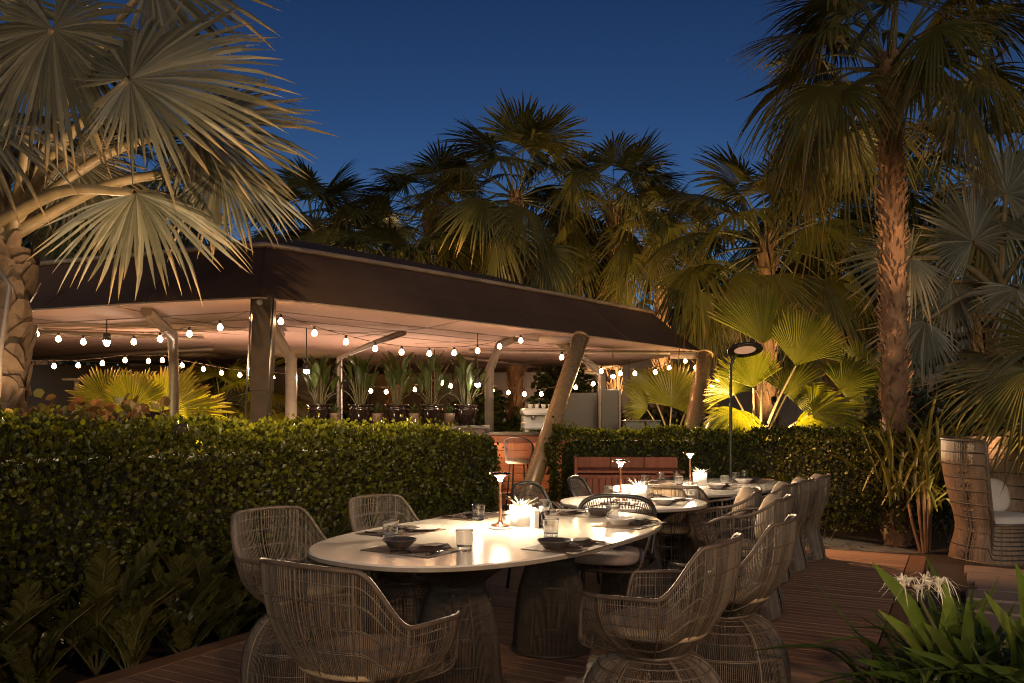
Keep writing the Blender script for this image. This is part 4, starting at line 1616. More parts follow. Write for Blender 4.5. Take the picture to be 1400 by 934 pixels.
# sea grape on top of the hedge's far side at left
t = thing('sea_grape_shrub', 'shrub with large round reddish leaves over the left end of the hedge', 'shrub', (-3.9, 6.2, 0))
mb, st = MB(), MB()
for i in range(26):
    x, y = rng.uniform(-0.55, 1.3), rng.uniform(-0.45, 0.45)
    zt = 1.37 + rng.uniform(-0.05, 0.10)
    P = catmull([(x * 0.5, y * 0.5, 0.1), (x * 0.8, y * 0.8, 0.75), (x, y, zt)], 10)
    st.tubes(P, np.linspace(0.014, 0.006, 10), 5)
    n = 5
    pp = P[-1] + rng.normal(0, 0.05, (n, 3)) * np.array([1, 1, 0.5])
    leaves(mb, pp, rdir(n) * 0.9 + np.array([0, 0, 0.35]), rdir(n) + np.array([0, -0.5, 0.6]), rng.uniform(0.06, 0.10, n), wide=1.4)
mb.build('foliage', 'seagrape_leaf', t)
st.build('stems', 'twig', t)


# ------------------------------------------------------------------ palms
def petiole(mb_, a_, b_, r0=0.03, r1=0.014, sag=0.06, n=9, mi=0):
    a_, b_ = np.array(a_, float), np.array(b_, float)
    m_ = (a_ + b_) / 2 + np.array([0, 0, sag * np.linalg.norm(b_ - a_)])
    mb_.tubes(catmull([a_, m_, b_], n), np.linspace(r0, r1, n), 6, mi=mi)


def trunk_boots(mb_, base, top_, r0, r1, step, boot, seed, per=7, out=0.35, curve=0.0, wide=0.62):
    """trunk with old leaf bases wrapped round it"""
    r_ = np.random.default_rng(seed)
    base, top_ = np.array(base, float), np.array(top_, float)
    n = 24
    t_ = np.linspace(0, 1, n)
    P = base[None] + (top_ - base)[None] * t_[:, None]
    P[:, 0] += curve * np.sin(t_ * PI)
    rad = (r0 + (r1 - r0) * t_) * (1 + 0.05 * r_.normal(size=n))
    mb_.tubes(P, rad * 0.93, 18)
    H = np.linalg.norm(top_ - base)
    k = int(H / step)
    for i in range(k):
        s_ = (i + 0.5) / k
        c_ = base + (top_ - base) * s_
        c_[0] += curve * math.sin(s_ * PI)
        rr = r0 + (r1 - r0) * s_
        for j in range(per):
            if r_.random() < 0.14:
                continue
            az = j * 2 * PI / per + i * 1.1 + r_.normal(0, 0.28)
            d_ = np.array([math.cos(az), math.sin(az), 0])
            sd = np.array([-math.sin(az), math.cos(az), 0])
            w_ = rr * 2 * PI / per * wide * r_.uniform(0.5, 1.4)
            L_ = boot * r_.uniform(0.5, 1.7)
            o_ = rr * out * r_.uniform(0.4, 1.3)
            b0 = c_ + d_ * rr * 0.90 + np.array([0, 0, r_.normal(0, step * 0.25)])
            tl = r_.normal(0, 0.25) * L_
            e1 = b0 + d_ * o_ * 0.55 + np.array([0, 0, L_ * 0.6]) + sd * tl * .5
            e2 = b0 + d_ * o_ + np.array([0, 0, L_]) + sd * tl
            V = [[b0 - sd * w_ * .55, b0 + d_ * rr * .10, b0 + sd * w_ * .55],
                 [e1 - sd * w_ * .42, e1 + d_ * rr * .12, e1 + sd * w_ * .42],
                 [e2 - sd * w_ * .22, e2 + d_ * rr * .05, e2 + sd * w_ * .16]]
            mb_.grid(np.array(V), smooth=False)
            back = [[v_[0], (v_[0] + v_[2]) / 2 - d_ * rr * .04, v_[2]] for v_ in V]
            mb_.grid(np.array(back)[::-1], smooth=False)


def washingtonia(label, base, hgt, r0, r1, seed, nl=30, pet=1.0, Rl=0.85, droop=0.35, el0=80, el1=-45, seg=40, mats='palm_leaf', bark='bark', boots=True, lean=(0, 0), group='tall fan palms behind the pavilion', name='fan_palm', dry=0, pr=0.016, arc=R(215), bstep=0.16):
    global rng
    keep = rng
    rng = np.random.default_rng(seed)
    base = np.array([base[0], base[1], -0.15])
    t = thing(name, label, 'palm tree', base, 0, group)
    top_ = np.array([lean[0], lean[1], hgt])
    mb_ = MB()
    if boots:
        trunk_boots(mb_, (0, 0, 0), top_, r0, r1, bstep, bstep * 1.0, seed, per=11, out=0.34, wide=0.50)
    else:
        mb_.tubes(np.stack([top_ * s_ for s_ in np.linspace(0, 1, 16)]), np.linspace(r0, r1, 16) * (1 + 0.06 * rng.normal(size=16)), 16)
    mb_.build('trunk', bark, t)
    fo, pe = MB(), MB()
    ga = PI * (3 - math.sqrt(5))
    for i in range(nl):
        s_ = (i + 0.5) / nl
        az = i * ga + rng.normal(0, 0.15)
        el = R(el0 + (el1 - el0) * s_ ** 0.85 + rng.normal(0, 6))
        L_ = pet * rng.uniform(0.8, 1.12) * (0.75 + 0.35 * math.sin(min(1, s_ * 1.6) * PI / 2))
        d_ = np.array([math.cos(az) * math.cos(el), math.sin(az) * math.cos(el), math.sin(el)])
        o_ = np.array([math.cos(az), math.sin(az), 0])
        a0 = top_ + o_ * r1 * 0.6 + np.array([0, 0, 0.05 - 0.35 * s_ * (nl > 14)])
        h_ = a0 + d_ * L_ - np.array([0, 0, 0.06 * L_])
        petiole(pe, a0, h_, pr * 1.4, pr * 0.75, sag=0.07)
        el2 = el - R(18 + 22 * s_)
        ax_ = np.array([math.cos(az) * math.cos(el2), math.sin(az) * math.cos(el2), math.sin(el2)])
        nm_ = np.cross(np.cross(ax_, np.array([0, 0, 1.0])), ax_) + rng.normal(0, 0.22, 3)
        fan(fo, h_, ax_, nm_, Rl * rng.uniform(0.85, 1.12), n=seg, arc=arc * rng.uniform(0.92, 1.08), split=0.52, fold=0.22, cup=0.1, droop=droop * rng.uniform(0.6, 1.4) * (0.45 + s_), back=0.62)
    fo.build('crown', mats, t)
    pe.build('leaf_stalks', 'petiole_dark', t)
    if dry:
        dm = MB()
        for i in range(dry):
            az = rng.uniform(0, 2 * PI)
            o_ = np.array([math.cos(az), math.sin(az), 0])
            h_ = top_ + o_ * (r1 + 0.22) - np.array([0, 0, rng.uniform(0.5, 0.95)])
            fan(dm, h_, o_ * 0.25 - np.array([0, 0, 1.0]), o_ + rng.normal(0, 0.2, 3), Rl * rng.uniform(0.6, 0.85), n=22, arc=R(120), fold=0.5, droop=0.1)
        dm.build('dry_leaves', 'palm_leaf_dry', t)
    rng = keep
    return t


def wpx(px, ycrown, Y):
    q_ = at(px, ycrown, Y)
    return (q_[0], Y), q_[2] + 0.15


def palm_at(label, px, yc, Y, seed, **kw):
    b_, h_ = wpx(px, yc, Y)
    return washingtonia(label, b_, h_, kw.pop('r0', 0.22), kw.pop('r1', 0.18), seed, **kw)


# tall palm on the right
b_, h_ = wpx(1226, 95, 9.6)
washingtonia('tall fan palm with rough brown trunk rising at right beside the far hedge', (4.68, 9.75), 5.95, 0.165, 0.138, 11, nl=34, pet=1.0, Rl=0.92, droop=0.30, el0=82, el1=-24, seg=46, lean=(-0.12, 0), group='tall fan palms behind the pavilion', dry=0, bstep=0.062)
for (lab, px, yc, Y, seed, kw) in (
    ('centre fan palm, tallest behind the pavilion roof', 705, 262, 19.5, 21, dict(nl=32, pet=1.42, Rl=1.28, droop=0.22, el1=-45)),
    ('fan palm right of the centre one behind the roof, slightly lower', 838, 276, 21.0, 22, dict(nl=28, pet=1.3, Rl=1.22, droop=0.28, el1=-50)),
    ('fan palm left of the centre one, with leaves above the roof edge', 588, 290, 22.0, 23, dict(nl=28, pet=1.32, Rl=1.2, droop=0.25, el1=-45)),
    ('low fan palm with pale arching stalks just over the roof edge', 540, 375, 19.5, 24, dict(nl=26, pet=1.25, Rl=1.2, droop=0.4, el1=-25, el0=60)),
    ('fan palm over the roof corner, beside the big silver palm', 428, 306, 22.0, 25, dict(nl=26, pet=1.15, Rl=1.3, droop=0.22, el1=-35)),
    ('broad low fan palm behind the post lamp and far mast', 1048, 325, 15.8, 26, dict(nl=36, pet=1.40, Rl=1.2, droop=0.3, el1=-40)),
    ('fan palm between centre and right, dark crown low over the roof end', 905, 325, 21.0, 27, dict(nl=28, pet=1.2, Rl=1.1, droop=0.32, el1=-45)),
    ('dark fan palm partly behind the tall right trunk', 1140, 325, 17.5, 28, dict(nl=32, pet=1.35, Rl=1.25, droop=0.45, el1=-50)),
    ('fan palm filling the gap between centre palm and its left neighbour', 650, 372, 23.0, 34, dict(nl=26, pet=1.2, Rl=1.15, droop=0.3, el1=-45)),
    ('fan palm low behind the roof, right of the centre one', 775, 375, 23.5, 35, dict(nl=26, pet=1.2, Rl=1.15, droop=0.35, el1=-45)),
    ('fan palm low behind the roof between corner and pale stalked palm', 490, 350, 23.0, 36, dict(nl=24, pet=1.15, Rl=1.15, droop=0.3, el1=-40)),
    ('dark fan palm behind the silver palm at far left', 190, 250, 20.0, 29, dict(nl=24, pet=1.3, Rl=1.2, droop=0.35, el1=-45)),
    ('dim fan palm at the right edge behind the tall trunk', 1345, 235, 15.0, 30, dict(nl=26, pet=1.2, Rl=1.1, droop=0.5, el1=-50)),
    ('dark fan palm at far left edge above the pavilion roof', 60, 270, 19.0, 33, dict(nl=24, pet=1.3, Rl=1.2, droop=0.35, el1=-45)),
):
    palm_at(lab, px, yc, Y, seed, **kw)

# big silver palm at left; every frond is a part
t = thing('silver_fan_palm', 'big silver leaved fan palm with thick trunk at the left edge', 'palm tree', (-4.50, 7.0, -0.15))
mb = MB()
trunk_boots(mb, (0, 0, 0), (0.10, 0, 3.0), 0.19, 0.20, 0.085, 0.15, 41, per=5, out=0.42, wide=0.8)
mb.build('trunk', 'bark_grey', t)
org = np.array([-4.50, 7.0, -0.15])
cr0 = np.array([-4.40, 7.0, 3.0])
fr = [  # hastula px, py, Y, axis, normal, radius, arc, segments, droop, fold, back
    (178, 108, 6.15, (0.93, 0.10, 0.42), (-0.35, -0.9, 0.25), 1.22, 325, 78, 0.08, 0.10, 0.30),
    (72, 40, 6.3, (0.25, -0.15, -0.95), (0.1, -0.95, 0.2), 0.96, 335, 76, 0.16, 0.10, 0.62),
    (186, 264, 6.2, (0.85, -0.25, -0.42), (0.12, -0.55, 0.80), 0.86, 250, 60, 0.18, 0.32, 0.6),
    (268, 172, 6.9, (0.95, -0.1, 0.05), (-0.2, -0.85, 0.45), 1.02, 250, 56, 0.09, 0.15, 0.5),
    (300, 232, 6.8, (0.85, -0.1, -0.40), (-0.05, -0.6, 0.75), 0.76, 230, 50, 0.2, 0.3, 0.5),
    (-45, 165, 6.4, (0.93, -0.2, -0.15), (0.1, -0.7, 0.7), 0.92, 220, 50, 0.22, 0.2, 0.5),
    (208, -30, 6.8, (0.85, 0.0, 0.4), (-0.2, -0.9, 0.2), 1.05, 280, 60, 0.12, 0.1, 0.5),
    (100, 215, 7.6, (0.4, 0.1, -0.9), (0, -0.9, 0.4), 0.75, 280, 56, 0.12, 0.15, 0.5),
    (-20, -10, 6.9, (-0.1, -0.1, 0.9), (0.1, -0.9, 0.2), 1.1, 300, 60, 0.12, 0.1, 0.5),
    (20, 120, 7.6, (-0.3, 0.2, 0.8), (0, -0.9, 0.3), 1.0, 280, 56, 0.12, 0.1, 0.5),
    (-110, 320, 6.7, (-0.8, -0.3, -0.5), (0, -0.7, 0.7), 1.0, 230, 50, 0.2, 0.2, 0.5),
    (150, 60, 8.0, (0.6, 0.6, 0.5), (-0.3, -0.7, 0.5), 1.0, 260, 50, 0.15, 0.15, 0.5),
]
for (px, py, Y, ax_, nm_, Rl, arc, n, dr, fo, bk) in fr:
    h_ = at(px, py, Y) - org
    c0 = cr0 - org + np.array([rng.uniform(-0.05, 0.12), -0.08, rng.uniform(-0.12, 0.06)])
    mb = MB()
    fan(mb, h_, ax_, nm_, Rl, n=n, arc=R(arc), split=0.60, fold=fo, cup=0.16, droop=dr, back=bk, pleat=0.9, jit=0.09, bend=0.20)
    o = mb.build('frond', 'silver_leaf', t)
    mb = MB()
    petiole(mb, c0, h_, 0.062, 0.030, sag=0.09, n=14)
    mb.build('stalk', 'petiole', o)

# silver palm at right
t = thing('silver_fan_palm', 'dim silver leaved fan palm with arching pale stalks at the right edge', 'palm tree', (7.15, 11.8, -0.15))
mb = MB()
trunk_boots(mb, (0, 0, 0), (0.0, 0, 3.35), 0.18, 0.2, 0.15, 0.2, 43, per=5, out=0.5)
mb.build('trunk', 'bark_grey', t)
org = np.array([7.15, 11.8, -0.15])
cr0 = np.array([7.1, 11.75, 3.15])
for (px, py, Y, ax_, nm_, Rl, arc, n, dr, fo, bk) in (
    (1245, 352, 10.6, (-0.9, -0.1, -0.35), (0.2, -0.9, 0.4), 0.95, 280, 54, 0.15, 0.1, 0.5),
    (1330, 330, 10.9, (-0.4, -0.2, 0.8), (0.1, -0.95, 0.2), 1.0, 290, 56, 0.12, 0.1, 0.5),
    (1375, 265, 11.2, (0.3, -0.1, 0.9), (0.0, -0.95, 0.2), 1.0, 280, 54, 0.12, 0.1, 0.5),
    (1420, 330, 11.0, (0.8, -0.2, 0.4), (-0.2, -0.9, 0.3), 1.0, 280, 54, 0.12, 0.1, 0.5),
    (1265, 440, 11.0, (-0.8, -0.2, -0.6), (0.1, -0.7, 0.6), 0.85, 220, 46, 0.2, 0.2, 0.5),
    (1300, 385, 11.6, (-0.3, 0.0, -0.9), (0.1, -0.9, 0.3), 0.9, 260, 50, 0.15, 0.1, 0.5),
    (1390, 395, 10.8, (0.1, -0.3, -0.9), (0.1, -0.95, 0.2), 0.8, 240, 46, 0.15, 0.1, 0.5),
):
    h_ = at(px, py, Y) - org
    mb = MB()
    fan(mb, h_, ax_, nm_, Rl, n=n, arc=R(arc), split=0.52, fold=fo, cup=0.12, droop=dr, back=bk, pleat=0.42, jit=0.06)
    o = mb.build('frond', 'silver_leaf', t)
    mb = MB()
    petiole(mb, cr0 - org + np.array([rng.uniform(-.1, .1), -0.1, rng.uniform(-.1, .1)]), h_, 0.055, 0.028, sag=0.10, n=14)
    mb.build('stalk', 'petiole', o)


# low, lit fan palms (each leaf placed on its own stalk)
def low_palm(label, foot, lv, mats='fan_leaf', split=0.78, pr=0.016, name='low_fan_palm', stems=4, group='lit low fan palms', seg=36):
    foot = np.array(foot, float)
    t = thing(name, label, 'palm', (foot[0], foot[1], -0.15), 0, group)
    o_ = np.array([foot[0], foot[1], -0.15])
    fo_, pe_ = MB(), MB()
    for (px, py, Y, ax_, nm_, Rl, arc, dr) in lv:
        h_ = at(px, py, Y) - o_
        st_ = np.array([rng.normal(0, 0.07), rng.normal(0, 0.07), foot[2] + 0.15])
        petiole(pe_, st_, h_, pr * 1.5, pr * 0.8, sag=0.05)
        fan(fo_, h_, ax_, nm_, Rl, n=seg, arc=R(arc), split=split, fold=0.22, cup=0.12, droop=dr, back=0.6, pleat=0.75, jit=0.05)
    fo_.build('crown', mats, t)
    pe_.build('leaf_stalks', 'petiole', t)
    mb_ = MB()
    for k_ in range(stems):
        x_, y_ = rng.normal(0, 0.10, 2)
        mb_.tubes(catmull([(x_ * 1.4, y_ * 1.4, 0), (x_, y_, foot[2] * 0.6), (x_ * .5, y_ * .5, foot[2] + 0.2)], 8), np.linspace(0.05, 0.035, 8), 7)
    mb_.build('trunk', 'bark', t)
    return t


low_palm('big lit fan palm clump with upright golden green leaves behind the post lamp', (3.62, 11.6, 0.9), [
    (1043, 470, 11.5, (0.02, 0.05, 1.0), (0.05, -1, 0.1), 0.92, 120, 0.03),
    (1088, 500, 11.4, (0.30, -0.1, 0.9), (-0.1, -1, 0.2), 0.88, 110, 0.05),
    (1030, 530, 11.0, (-0.1, -0.1, 0.9), (0.1, -1, 0.1), 0.62, 130, 0.05),
    (1005, 540, 12.0, (-0.3, 0.0, 0.8), (0.1, -0.9, 0.4), 0.5, 180, 0.15),
    (1110, 565, 11.1, (0.9, -0.1, 0.1), (0.0, -0.85, 0.5), 0.85, 170, 0.15),
    (1085, 585, 10.9, (0.9, -0.2, -0.15), (0.0, -0.8, 0.6), 0.75, 150, 0.15),
    (1075, 540, 11.9, (0.6, 0.1, 0.6), (0, -0.9, 0.4), 0.8, 180, 0.1),
    (1000, 570, 11.3, (-0.5, -0.1, -0.3), (0.1, -0.8, 0.6), 0.4, 180, 0.25),
    (1150, 535, 11.8, (0.8, 0, 0.5), (0, -0.9, 0.4), 0.8, 170, 0.15),
    (1010, 560, 10.9, (-0.3, -0.3, -0.5), (0, -0.6, 0.8), 0.55, 200, 0.3)])
low_palm('pale lit fan palm with one broad leaf beside the far leaning mast', (3.02, 15.2, 0.75), [
    (918, 556, 15.1, (0.25, 0.0, 0.9), (0.05, -1, 0.2), 0.88, 190, 0.03),
    (893, 540, 15.2, (-0.3, 0.1, 0.9), (0.2, -1, 0.1), 0.62, 150, 0.05),
    (945, 545, 15.4, (0.6, 0.2, 0.6), (0, -1, 0.2), 0.62, 170, 0.05),
    (885, 560, 15.0, (-0.7, -0.2, 0.5), (0.2, -0.9, 0.4), 0.5, 160, 0.1)], stems=6)
low_palm('lit fan palm with broad leaves under the left part of the pavilion', (-5.65, 12.6, 0.9), [
    (180, 560, 12.4, (-0.05, -0.1, 0.9), (0.1, -1, 0.1), 0.62, 200, 0.03),
    (150, 555, 12.6, (-0.6, 0.0, 0.8), (0.2, -1, 0.1), 0.72, 160, 0.05),
    (222, 565, 12.5, (0.55, 0, 0.8), (-0.1, -1, 0.2), 0.85, 180, 0.05),
    (250, 572, 12.8, (0.9, 0.1, 0.4), (-0.1, -0.9, 0.4), 0.8, 170, 0.15),
    (190, 550, 13.0, (0.1, 0.2, 1), (0, -1, 0.1), 0.6, 180, 0.05)])
for i, (px, lab) in enumerate(((300, 'lit yellow green fan palm behind the pavilion, left of corner post'), (345, 'lit yellow green fan palm right behind the corner post'), (410, 'lit yellow green fan palm behind first large glazed pot'))):
    b_, h_ = wpx(px, 545, 17.0 + i)
    washingtonia(lab, b_, h_, 0.10, 0.09, 60 + i, nl=16, pet=0.65, Rl=0.75, droop=0.2, el0=75, el1=-20, seg=30, mats='fan_leaf', boots=False, group='lit low fan palms', name='low_fan_palm')
low_palm('fan palm leaf arching in from the right edge over the lounge chair', (6.1, 8.6, 1.1), [
    (1405, 505, 7.9, (-0.92, -0.15, -0.42), (0.1, -0.75, 0.65), 0.95, 150, 0.28),
    (1425, 470, 7.8, (-0.3, -0.3, 0.85), (0.3, -0.9, 0.2), 0.8, 200, 0.15),
    (1400, 520, 8.6, (-0.75, 0.2, 0.4), (0.1, -0.8, 0.6), 0.85, 200, 0.2),
    (1440, 560, 8.0, (-0.9, -0.1, -0.2), (0, -0.6, 0.8), 0.8, 170, 0.35)], mats='palm_leaf', split=0.5, seg=40, stems=2, group='low fan palms at right')
low_palm('small bright green fan palm glowing behind the tall right trunk', (6.35, 13.2, 1.3), [
    (1185, 530, 13.0, (0.3, 0, 0.9), (0, -1, 0.2), 0.62, 200, 0.1),
    (1215, 510, 13.3, (0.5, 0, 0.7), (0, -1, 0.2), 0.6, 200, 0.1),
    (1175, 500, 13.6, (-0.5, 0, 0.8), (0, -1, 0.2), 0.6, 200, 0.1)], split=0.5, group='low fan palms at right')

# pandanus clump at the right end of the hedge
t = thing('screw_pine', 'clump of long spiky strap leaves over the right end of the far hedge', 'plant', (4.72, 9.15, -0.15))
mb = MB()
for i in range(150):
    x, y = rng.normal(0, 0.30), rng.normal(0, 0.14)
    z = rng.uniform(0.45, 1.15)
    az = rng.uniform(0, 2 * PI)
    el = R(rng.uniform(35, 85))
    L_ = rng.uniform(0.45, 0.8)
    d_ = np.array([math.cos(az) * math.cos(el), math.sin(az) * math.cos(el), math.sin(el)])
    o_ = np.array([math.cos(az), math.sin(az), 0])
    b0 = np.array([x, y, z])
    kink = rng.random() < 0.3
    tip = b0 + d_ * L_ + o_ * 0.1 * L_ - np.array([0, 0, (0.5 if kink else 0.08) * L_])
    ribbon(mb, [b0, b0 + d_ * L_ * 0.6, tip], 0.035, fold=0.6, n=7)
mb.build('foliage', 'pandanus_leaf', t)
mb = MB()
for i in range(5):
    x, y = rng.normal(0, 0.2), rng.normal(0, 0.1)
    mb.tubes(catmull([(x * .3, y * .3, 0), (x * .7, y, 0.4), (x, y, 0.8)], 8), 0.020, 7)
mb.build('stems', 'bark', t)


# spider lilies in the foreground
def lily(label, loc, fixed, nrand, seed, flower=None, small=False, fill=None):
    r_ = np.random.default_rng(seed)
    fixed = list(fixed)
    if fill:
        x0, x1, y0, y1, n_ = fill
        for i in range(n_):
            fixed.append((r_.uniform(x0, x1), y0 + (y1 - y0) * r_.random() ** 0.7, r_.uniform(loc[1] - 0.55, loc[1] + 0.25), r_.uniform(0.04, 0.07), r_.normal(0, 0.10)))
    loc = np.array(loc, float)
    t = thing('spider_lily', label, 'plant', loc, 0, 'spider lilies in the foreground')
    mb_ = MB()
    for (px, py, Y, wd, bx) in fixed:
        tip = at(px, py, Y) - loc
        b0 = np.array([bx, r_.normal(0, 0.05), 0.0])
        mid = b0 * 0.45 + tip * 0.55 + np.array([-(tip[0] - b0[0]) * 0.12, 0, 0.10])
        ribbon(mb_, [b0, mid, tip], wd * 0.85, fold=0.45, n=14, up=(0.15, -1, 0.35))
    for i in range(nrand):
        az = r_.uniform(0, 2 * PI)
        L_ = r_.uniform(0.5, 1.0) * (0.75 if small else 1)
        el = R(r_.uniform(42, 84))
        o_ = np.array([math.cos(az), math.sin(az), 0])
        b0 = np.array([r_.normal(0, 0.12), r_.normal(0, 0.10), 0.0])
        p1 = b0 + (o_ * math.cos(el) + np.array([0, 0, math.sin(el)])) * L_ * 0.6
        bend = r_.uniform(0.0, 0.6)
        p2 = p1 + o_ * L_ * (0.25 + 0.3 * bend) + np.array([0, 0, L_ * (0.28 - bend * 0.75)])
        ribbon(mb_, [b0, b0 * .5 + p1 * .5 + np.array([0, 0, 0.03]), p1, p2], r_.uniform(0.032, 0.058) * (0.6 if small else 1), fold=0.45, n=13, up=o_ * -0.6 + np.array([0, 0, 1]))
    mb_.build('foliage', 'strap_leaf', t)
    if flower is not None:
        c_ = at(*flower) - loc
        mb_ = MB()
        mb_.tubes(catmull([(0.02, 0, 0), (c_[0] * .5 + 0.04, c_[1] * .6, c_[2] * .6), c_], 12), np.linspace(0.011, 0.008, 12), 7)
        for k_ in range(9):
            az = k_ * 2.4
            q_ = c_ + np.array([math.cos(az) * 0.075, math.sin(az) * 0.055, 0.025 + 0.03 * r_.random()])
            mb_.tubes(catmull([c_, (c_ + q_) / 2 + np.array([0, 0, 0.015]), q_], 5), 0.003, 5)
        mb_.build('flower_stem', 'petiole_dark', t)
        mb_ = MB()
        for k_ in range(9):
            az = k_ * 2.4
            q_ = c_ + np.array([math.cos(az) * 0.075, math.sin(az) * 0.055, 0.025 + 0.03 * r_.random()])
            mb_.lathe([(0.002, 0), (0.005, 0.015), (0.012, 0.030), (0.014, 0.033)], c=q_, seg=10)
            for j_ in range(6):
                a2 = j_ * PI / 3 + az
                o_ = np.array([math.cos(a2), math.sin(a2), 0])
                h1, h2 = r_.uniform(0.015, 0.045), r_.uniform(-0.055, 0.02)
                ribbon(mb_, [q_ + np.array([0, 0, 0.01]), q_ + o_ * 0.034 + np.array([0, 0, h1 + 0.008]), q_ + o_ * 0.064 + np.array([0, 0, h1 * 0.7 + h2 * .3]), q_ + o_ * (0.084 + 0.02 * r_.random()) + np.array([0, 0, h2])], 0.0052, fold=0.2, n=10)
        mb_.build('blossoms', 'lily_petal', t)
    return t


lily('spider lily with a spent white flower head at the lower right', (1.88, 3.45, -0.12),
     [(1192, 768, 3.1, 0.095, -0.03), (1200, 833, 3.05, 0.065, -0.06), (1290, 792, 3.5, 0.095, 0.03), (1322, 818, 3.4, 0.08, 0.06), (1262, 850, 3.1, 0.085, 0.02),
      (1165, 900, 3.0, 0.05, -0.08), (1302, 870, 3.0, 0.075, 0.08), (1235, 890, 3.0, 0.07, 0.0), (1215, 840, 3.2, 0.06, -0.02)], 75, 5, flower=(1258, 820, 3.2), fill=(1165, 1340, 830, 930, 26))
lily('tall strap leaved spider lily at the right edge of the foreground', (2.22, 3.4, -0.12),
     [(1388, 768, 3.3, 0.10, -0.02), (1345, 808, 3.3, 0.075, -0.05), (1420, 790, 3.2, 0.10, 0.03), (1400, 850, 3.1, 0.085, 0.0)], 70, 6, fill=(1310, 1440, 810, 920, 24))
lily('low variegated strap leaved plant in the bottom right corner', (2.0, 3.05, -0.05), [], 110, 8, small=True)
lily('fine leaved tuft spilling over the deck at the bottom right', (1.62, 3.12, -0.05), [], 70, 12, small=True)

# dark shrubs
def shrub(label, c, sx, sy, h, n, leafm='dark_leaf', leaf=(0.07, 0.14), group='dark shrubs behind the pavilion', name='shrub'):
    t = thing(name, label, 'shrub', (c[0], c[1], -0.15), 0, group)
    mb_ = MB()
    k_ = 26
    cl = rng.normal(0, 0.42, (k_, 3)) * np.array([sx, sy, 0])
    cl[:, 2] = rng.uniform(0.15, 0.92, k_) * h
    w_ = rng.integers(0, k_, n)
    P = cl[w_] + rdir(n) * (rng.random(n) ** 0.5)[:, None] * np.array([sx * 0.28, sy * 0.28, h * 0.16])
    P[:, 2] = np.clip(P[:, 2], 0.05, h * 1.08)
    leaves(mb_, P, rdir(n) + np.array([0, 0, 0.2]), rdir(n) + np.array([0, -0.3, 0.5]), rng.uniform(leaf[0], leaf[1], n))
    mb_.build('foliage', leafm, t)
    mb_ = MB()
    for q_ in cl[:14]:
        mb_.tubes(catmull([(q_[0] * .1, q_[1] * .1, 0), (q_[0] * .6, q_[1] * .6, q_[2] * .5), q_], 7), np.linspace(0.03, 0.008, 7), 5)
    mb_.build('stems', 'twig', t)


shrub('dark leafy shrub behind the bar, left of the lit palm trunk', (-0.45, 18.6), 0.9, 0.6, 2.2, 2200, leafm='bird_leaf', leaf=(0.10, 0.18))
shrub('dark leafy shrub behind the bar, right of the lit palm trunk', (1.15, 19.4), 1.1, 0.6, 2.9, 2600, leafm='bird_leaf', leaf=(0.10, 0.18))
shrub('dark shrub behind the utility boxes and far mast', (2.9, 16.6), 1.5, 0.7, 2.0, 2600)
shrub('dark shrub under the silver palm at the right edge', (6.6, 10.6), 1.4, 0.8, 1.9, 3600)
shrub('dark shrub between tall palm trunk and right edge', (5.9, 11.6), 1.1, 0.8, 1.9, 3000)
shrub('dark shrub below the broad low fan palm', (4.6, 13.2), 1.5, 0.8, 1.5, 3000)
shrub('dark shrub in the shade under the left pavilion', (-7.6, 14.2), 1.8, 0.8, 1.5, 2600)
shrub('dark shrub behind the lit palms under the pavilion', (-4.6, 20.0), 2.4, 0.8, 2.1, 3200)

mb = MB()
n = 16000
P = np.stack([rng.uniform(-30, 30, n), rng.uniform(25, 28.5, n), rng.random(n) ** 0.8 * 1], -1)
P[:, 2] *= 4.0 + 1.0 * nz(P[:, 0] * 0.3, P[:, 0] * 0.13)
leaves(mb, P, rdir(n) + np.array([0, 0, 0.2]), rdir(n) + np.array([0, -0.5, 0.4]), rng.uniform(0.25, 0.5, n))
o = mb.build('far_shrubbery', 'dark_leaf')
tag(o, 'dark mass of far shrubs and trees beyond the pavilion', 'shrubbery', None, 'stuff')

# ------------------------------------------------------------------ post lamp
pl = at(999, 500, 9.1)
t = thing('post_lamp', 'slim dark post lamp with a flat round head before the far hedge', 'lamp post', (pl[0], 9.1, 0))
mb = MB()
mb.tubes(catmull([(0, 0, -0.1), (0, 0, 1.0), (0, 0, 1.85), (0.01, -0.01, 2.0), (0.05, -0.02, 2.09)], 30), 0.017, 10)
mb.lathe([(0.10, -0.02), (0.10, 0.01), (0.03, 0.03)], seg=18)
mb.build('pole', 'black_metal', t)
tl = Matrix.Rotation(R(-17), 3, 'X')
mb = MB()
mb.lathe([(0.12, -0.008), (0.19, -0.022), (0.198, -0.008), (0.19, 0.012), (0.10, 0.03), (0.001, 0.034)], c=(0.155, -0.02, 2.155), seg=36, M=tl)
mb.build('head', 'black_metal', t)
mb = MB()
mb.lathe([(0.001, -0.012), (0.118, -0.009)], c=(0.155, -0.02, 2.155), seg=32, M=tl)
mb.build('diffuser', 'post_glow', t)
ld = bpy.data.lights.new('post_bulb', 'SPOT')
ld.energy, ld.color, ld.spot_size, ld.spot_blend, ld.shadow_soft_size = 170, (1.0, 0.52, 0.24), R(82), 0.5, 0.10
lo = bpy.data.objects.new('post_bulb', ld)
COL.objects.link(lo)
lo.parent = t
lo.location = (0.16, -0.03, 2.08)
lo.rotation_euler = Vector((-1.25, 0.35, 2.1)).to_track_quat('Z', 'Y').to_euler()

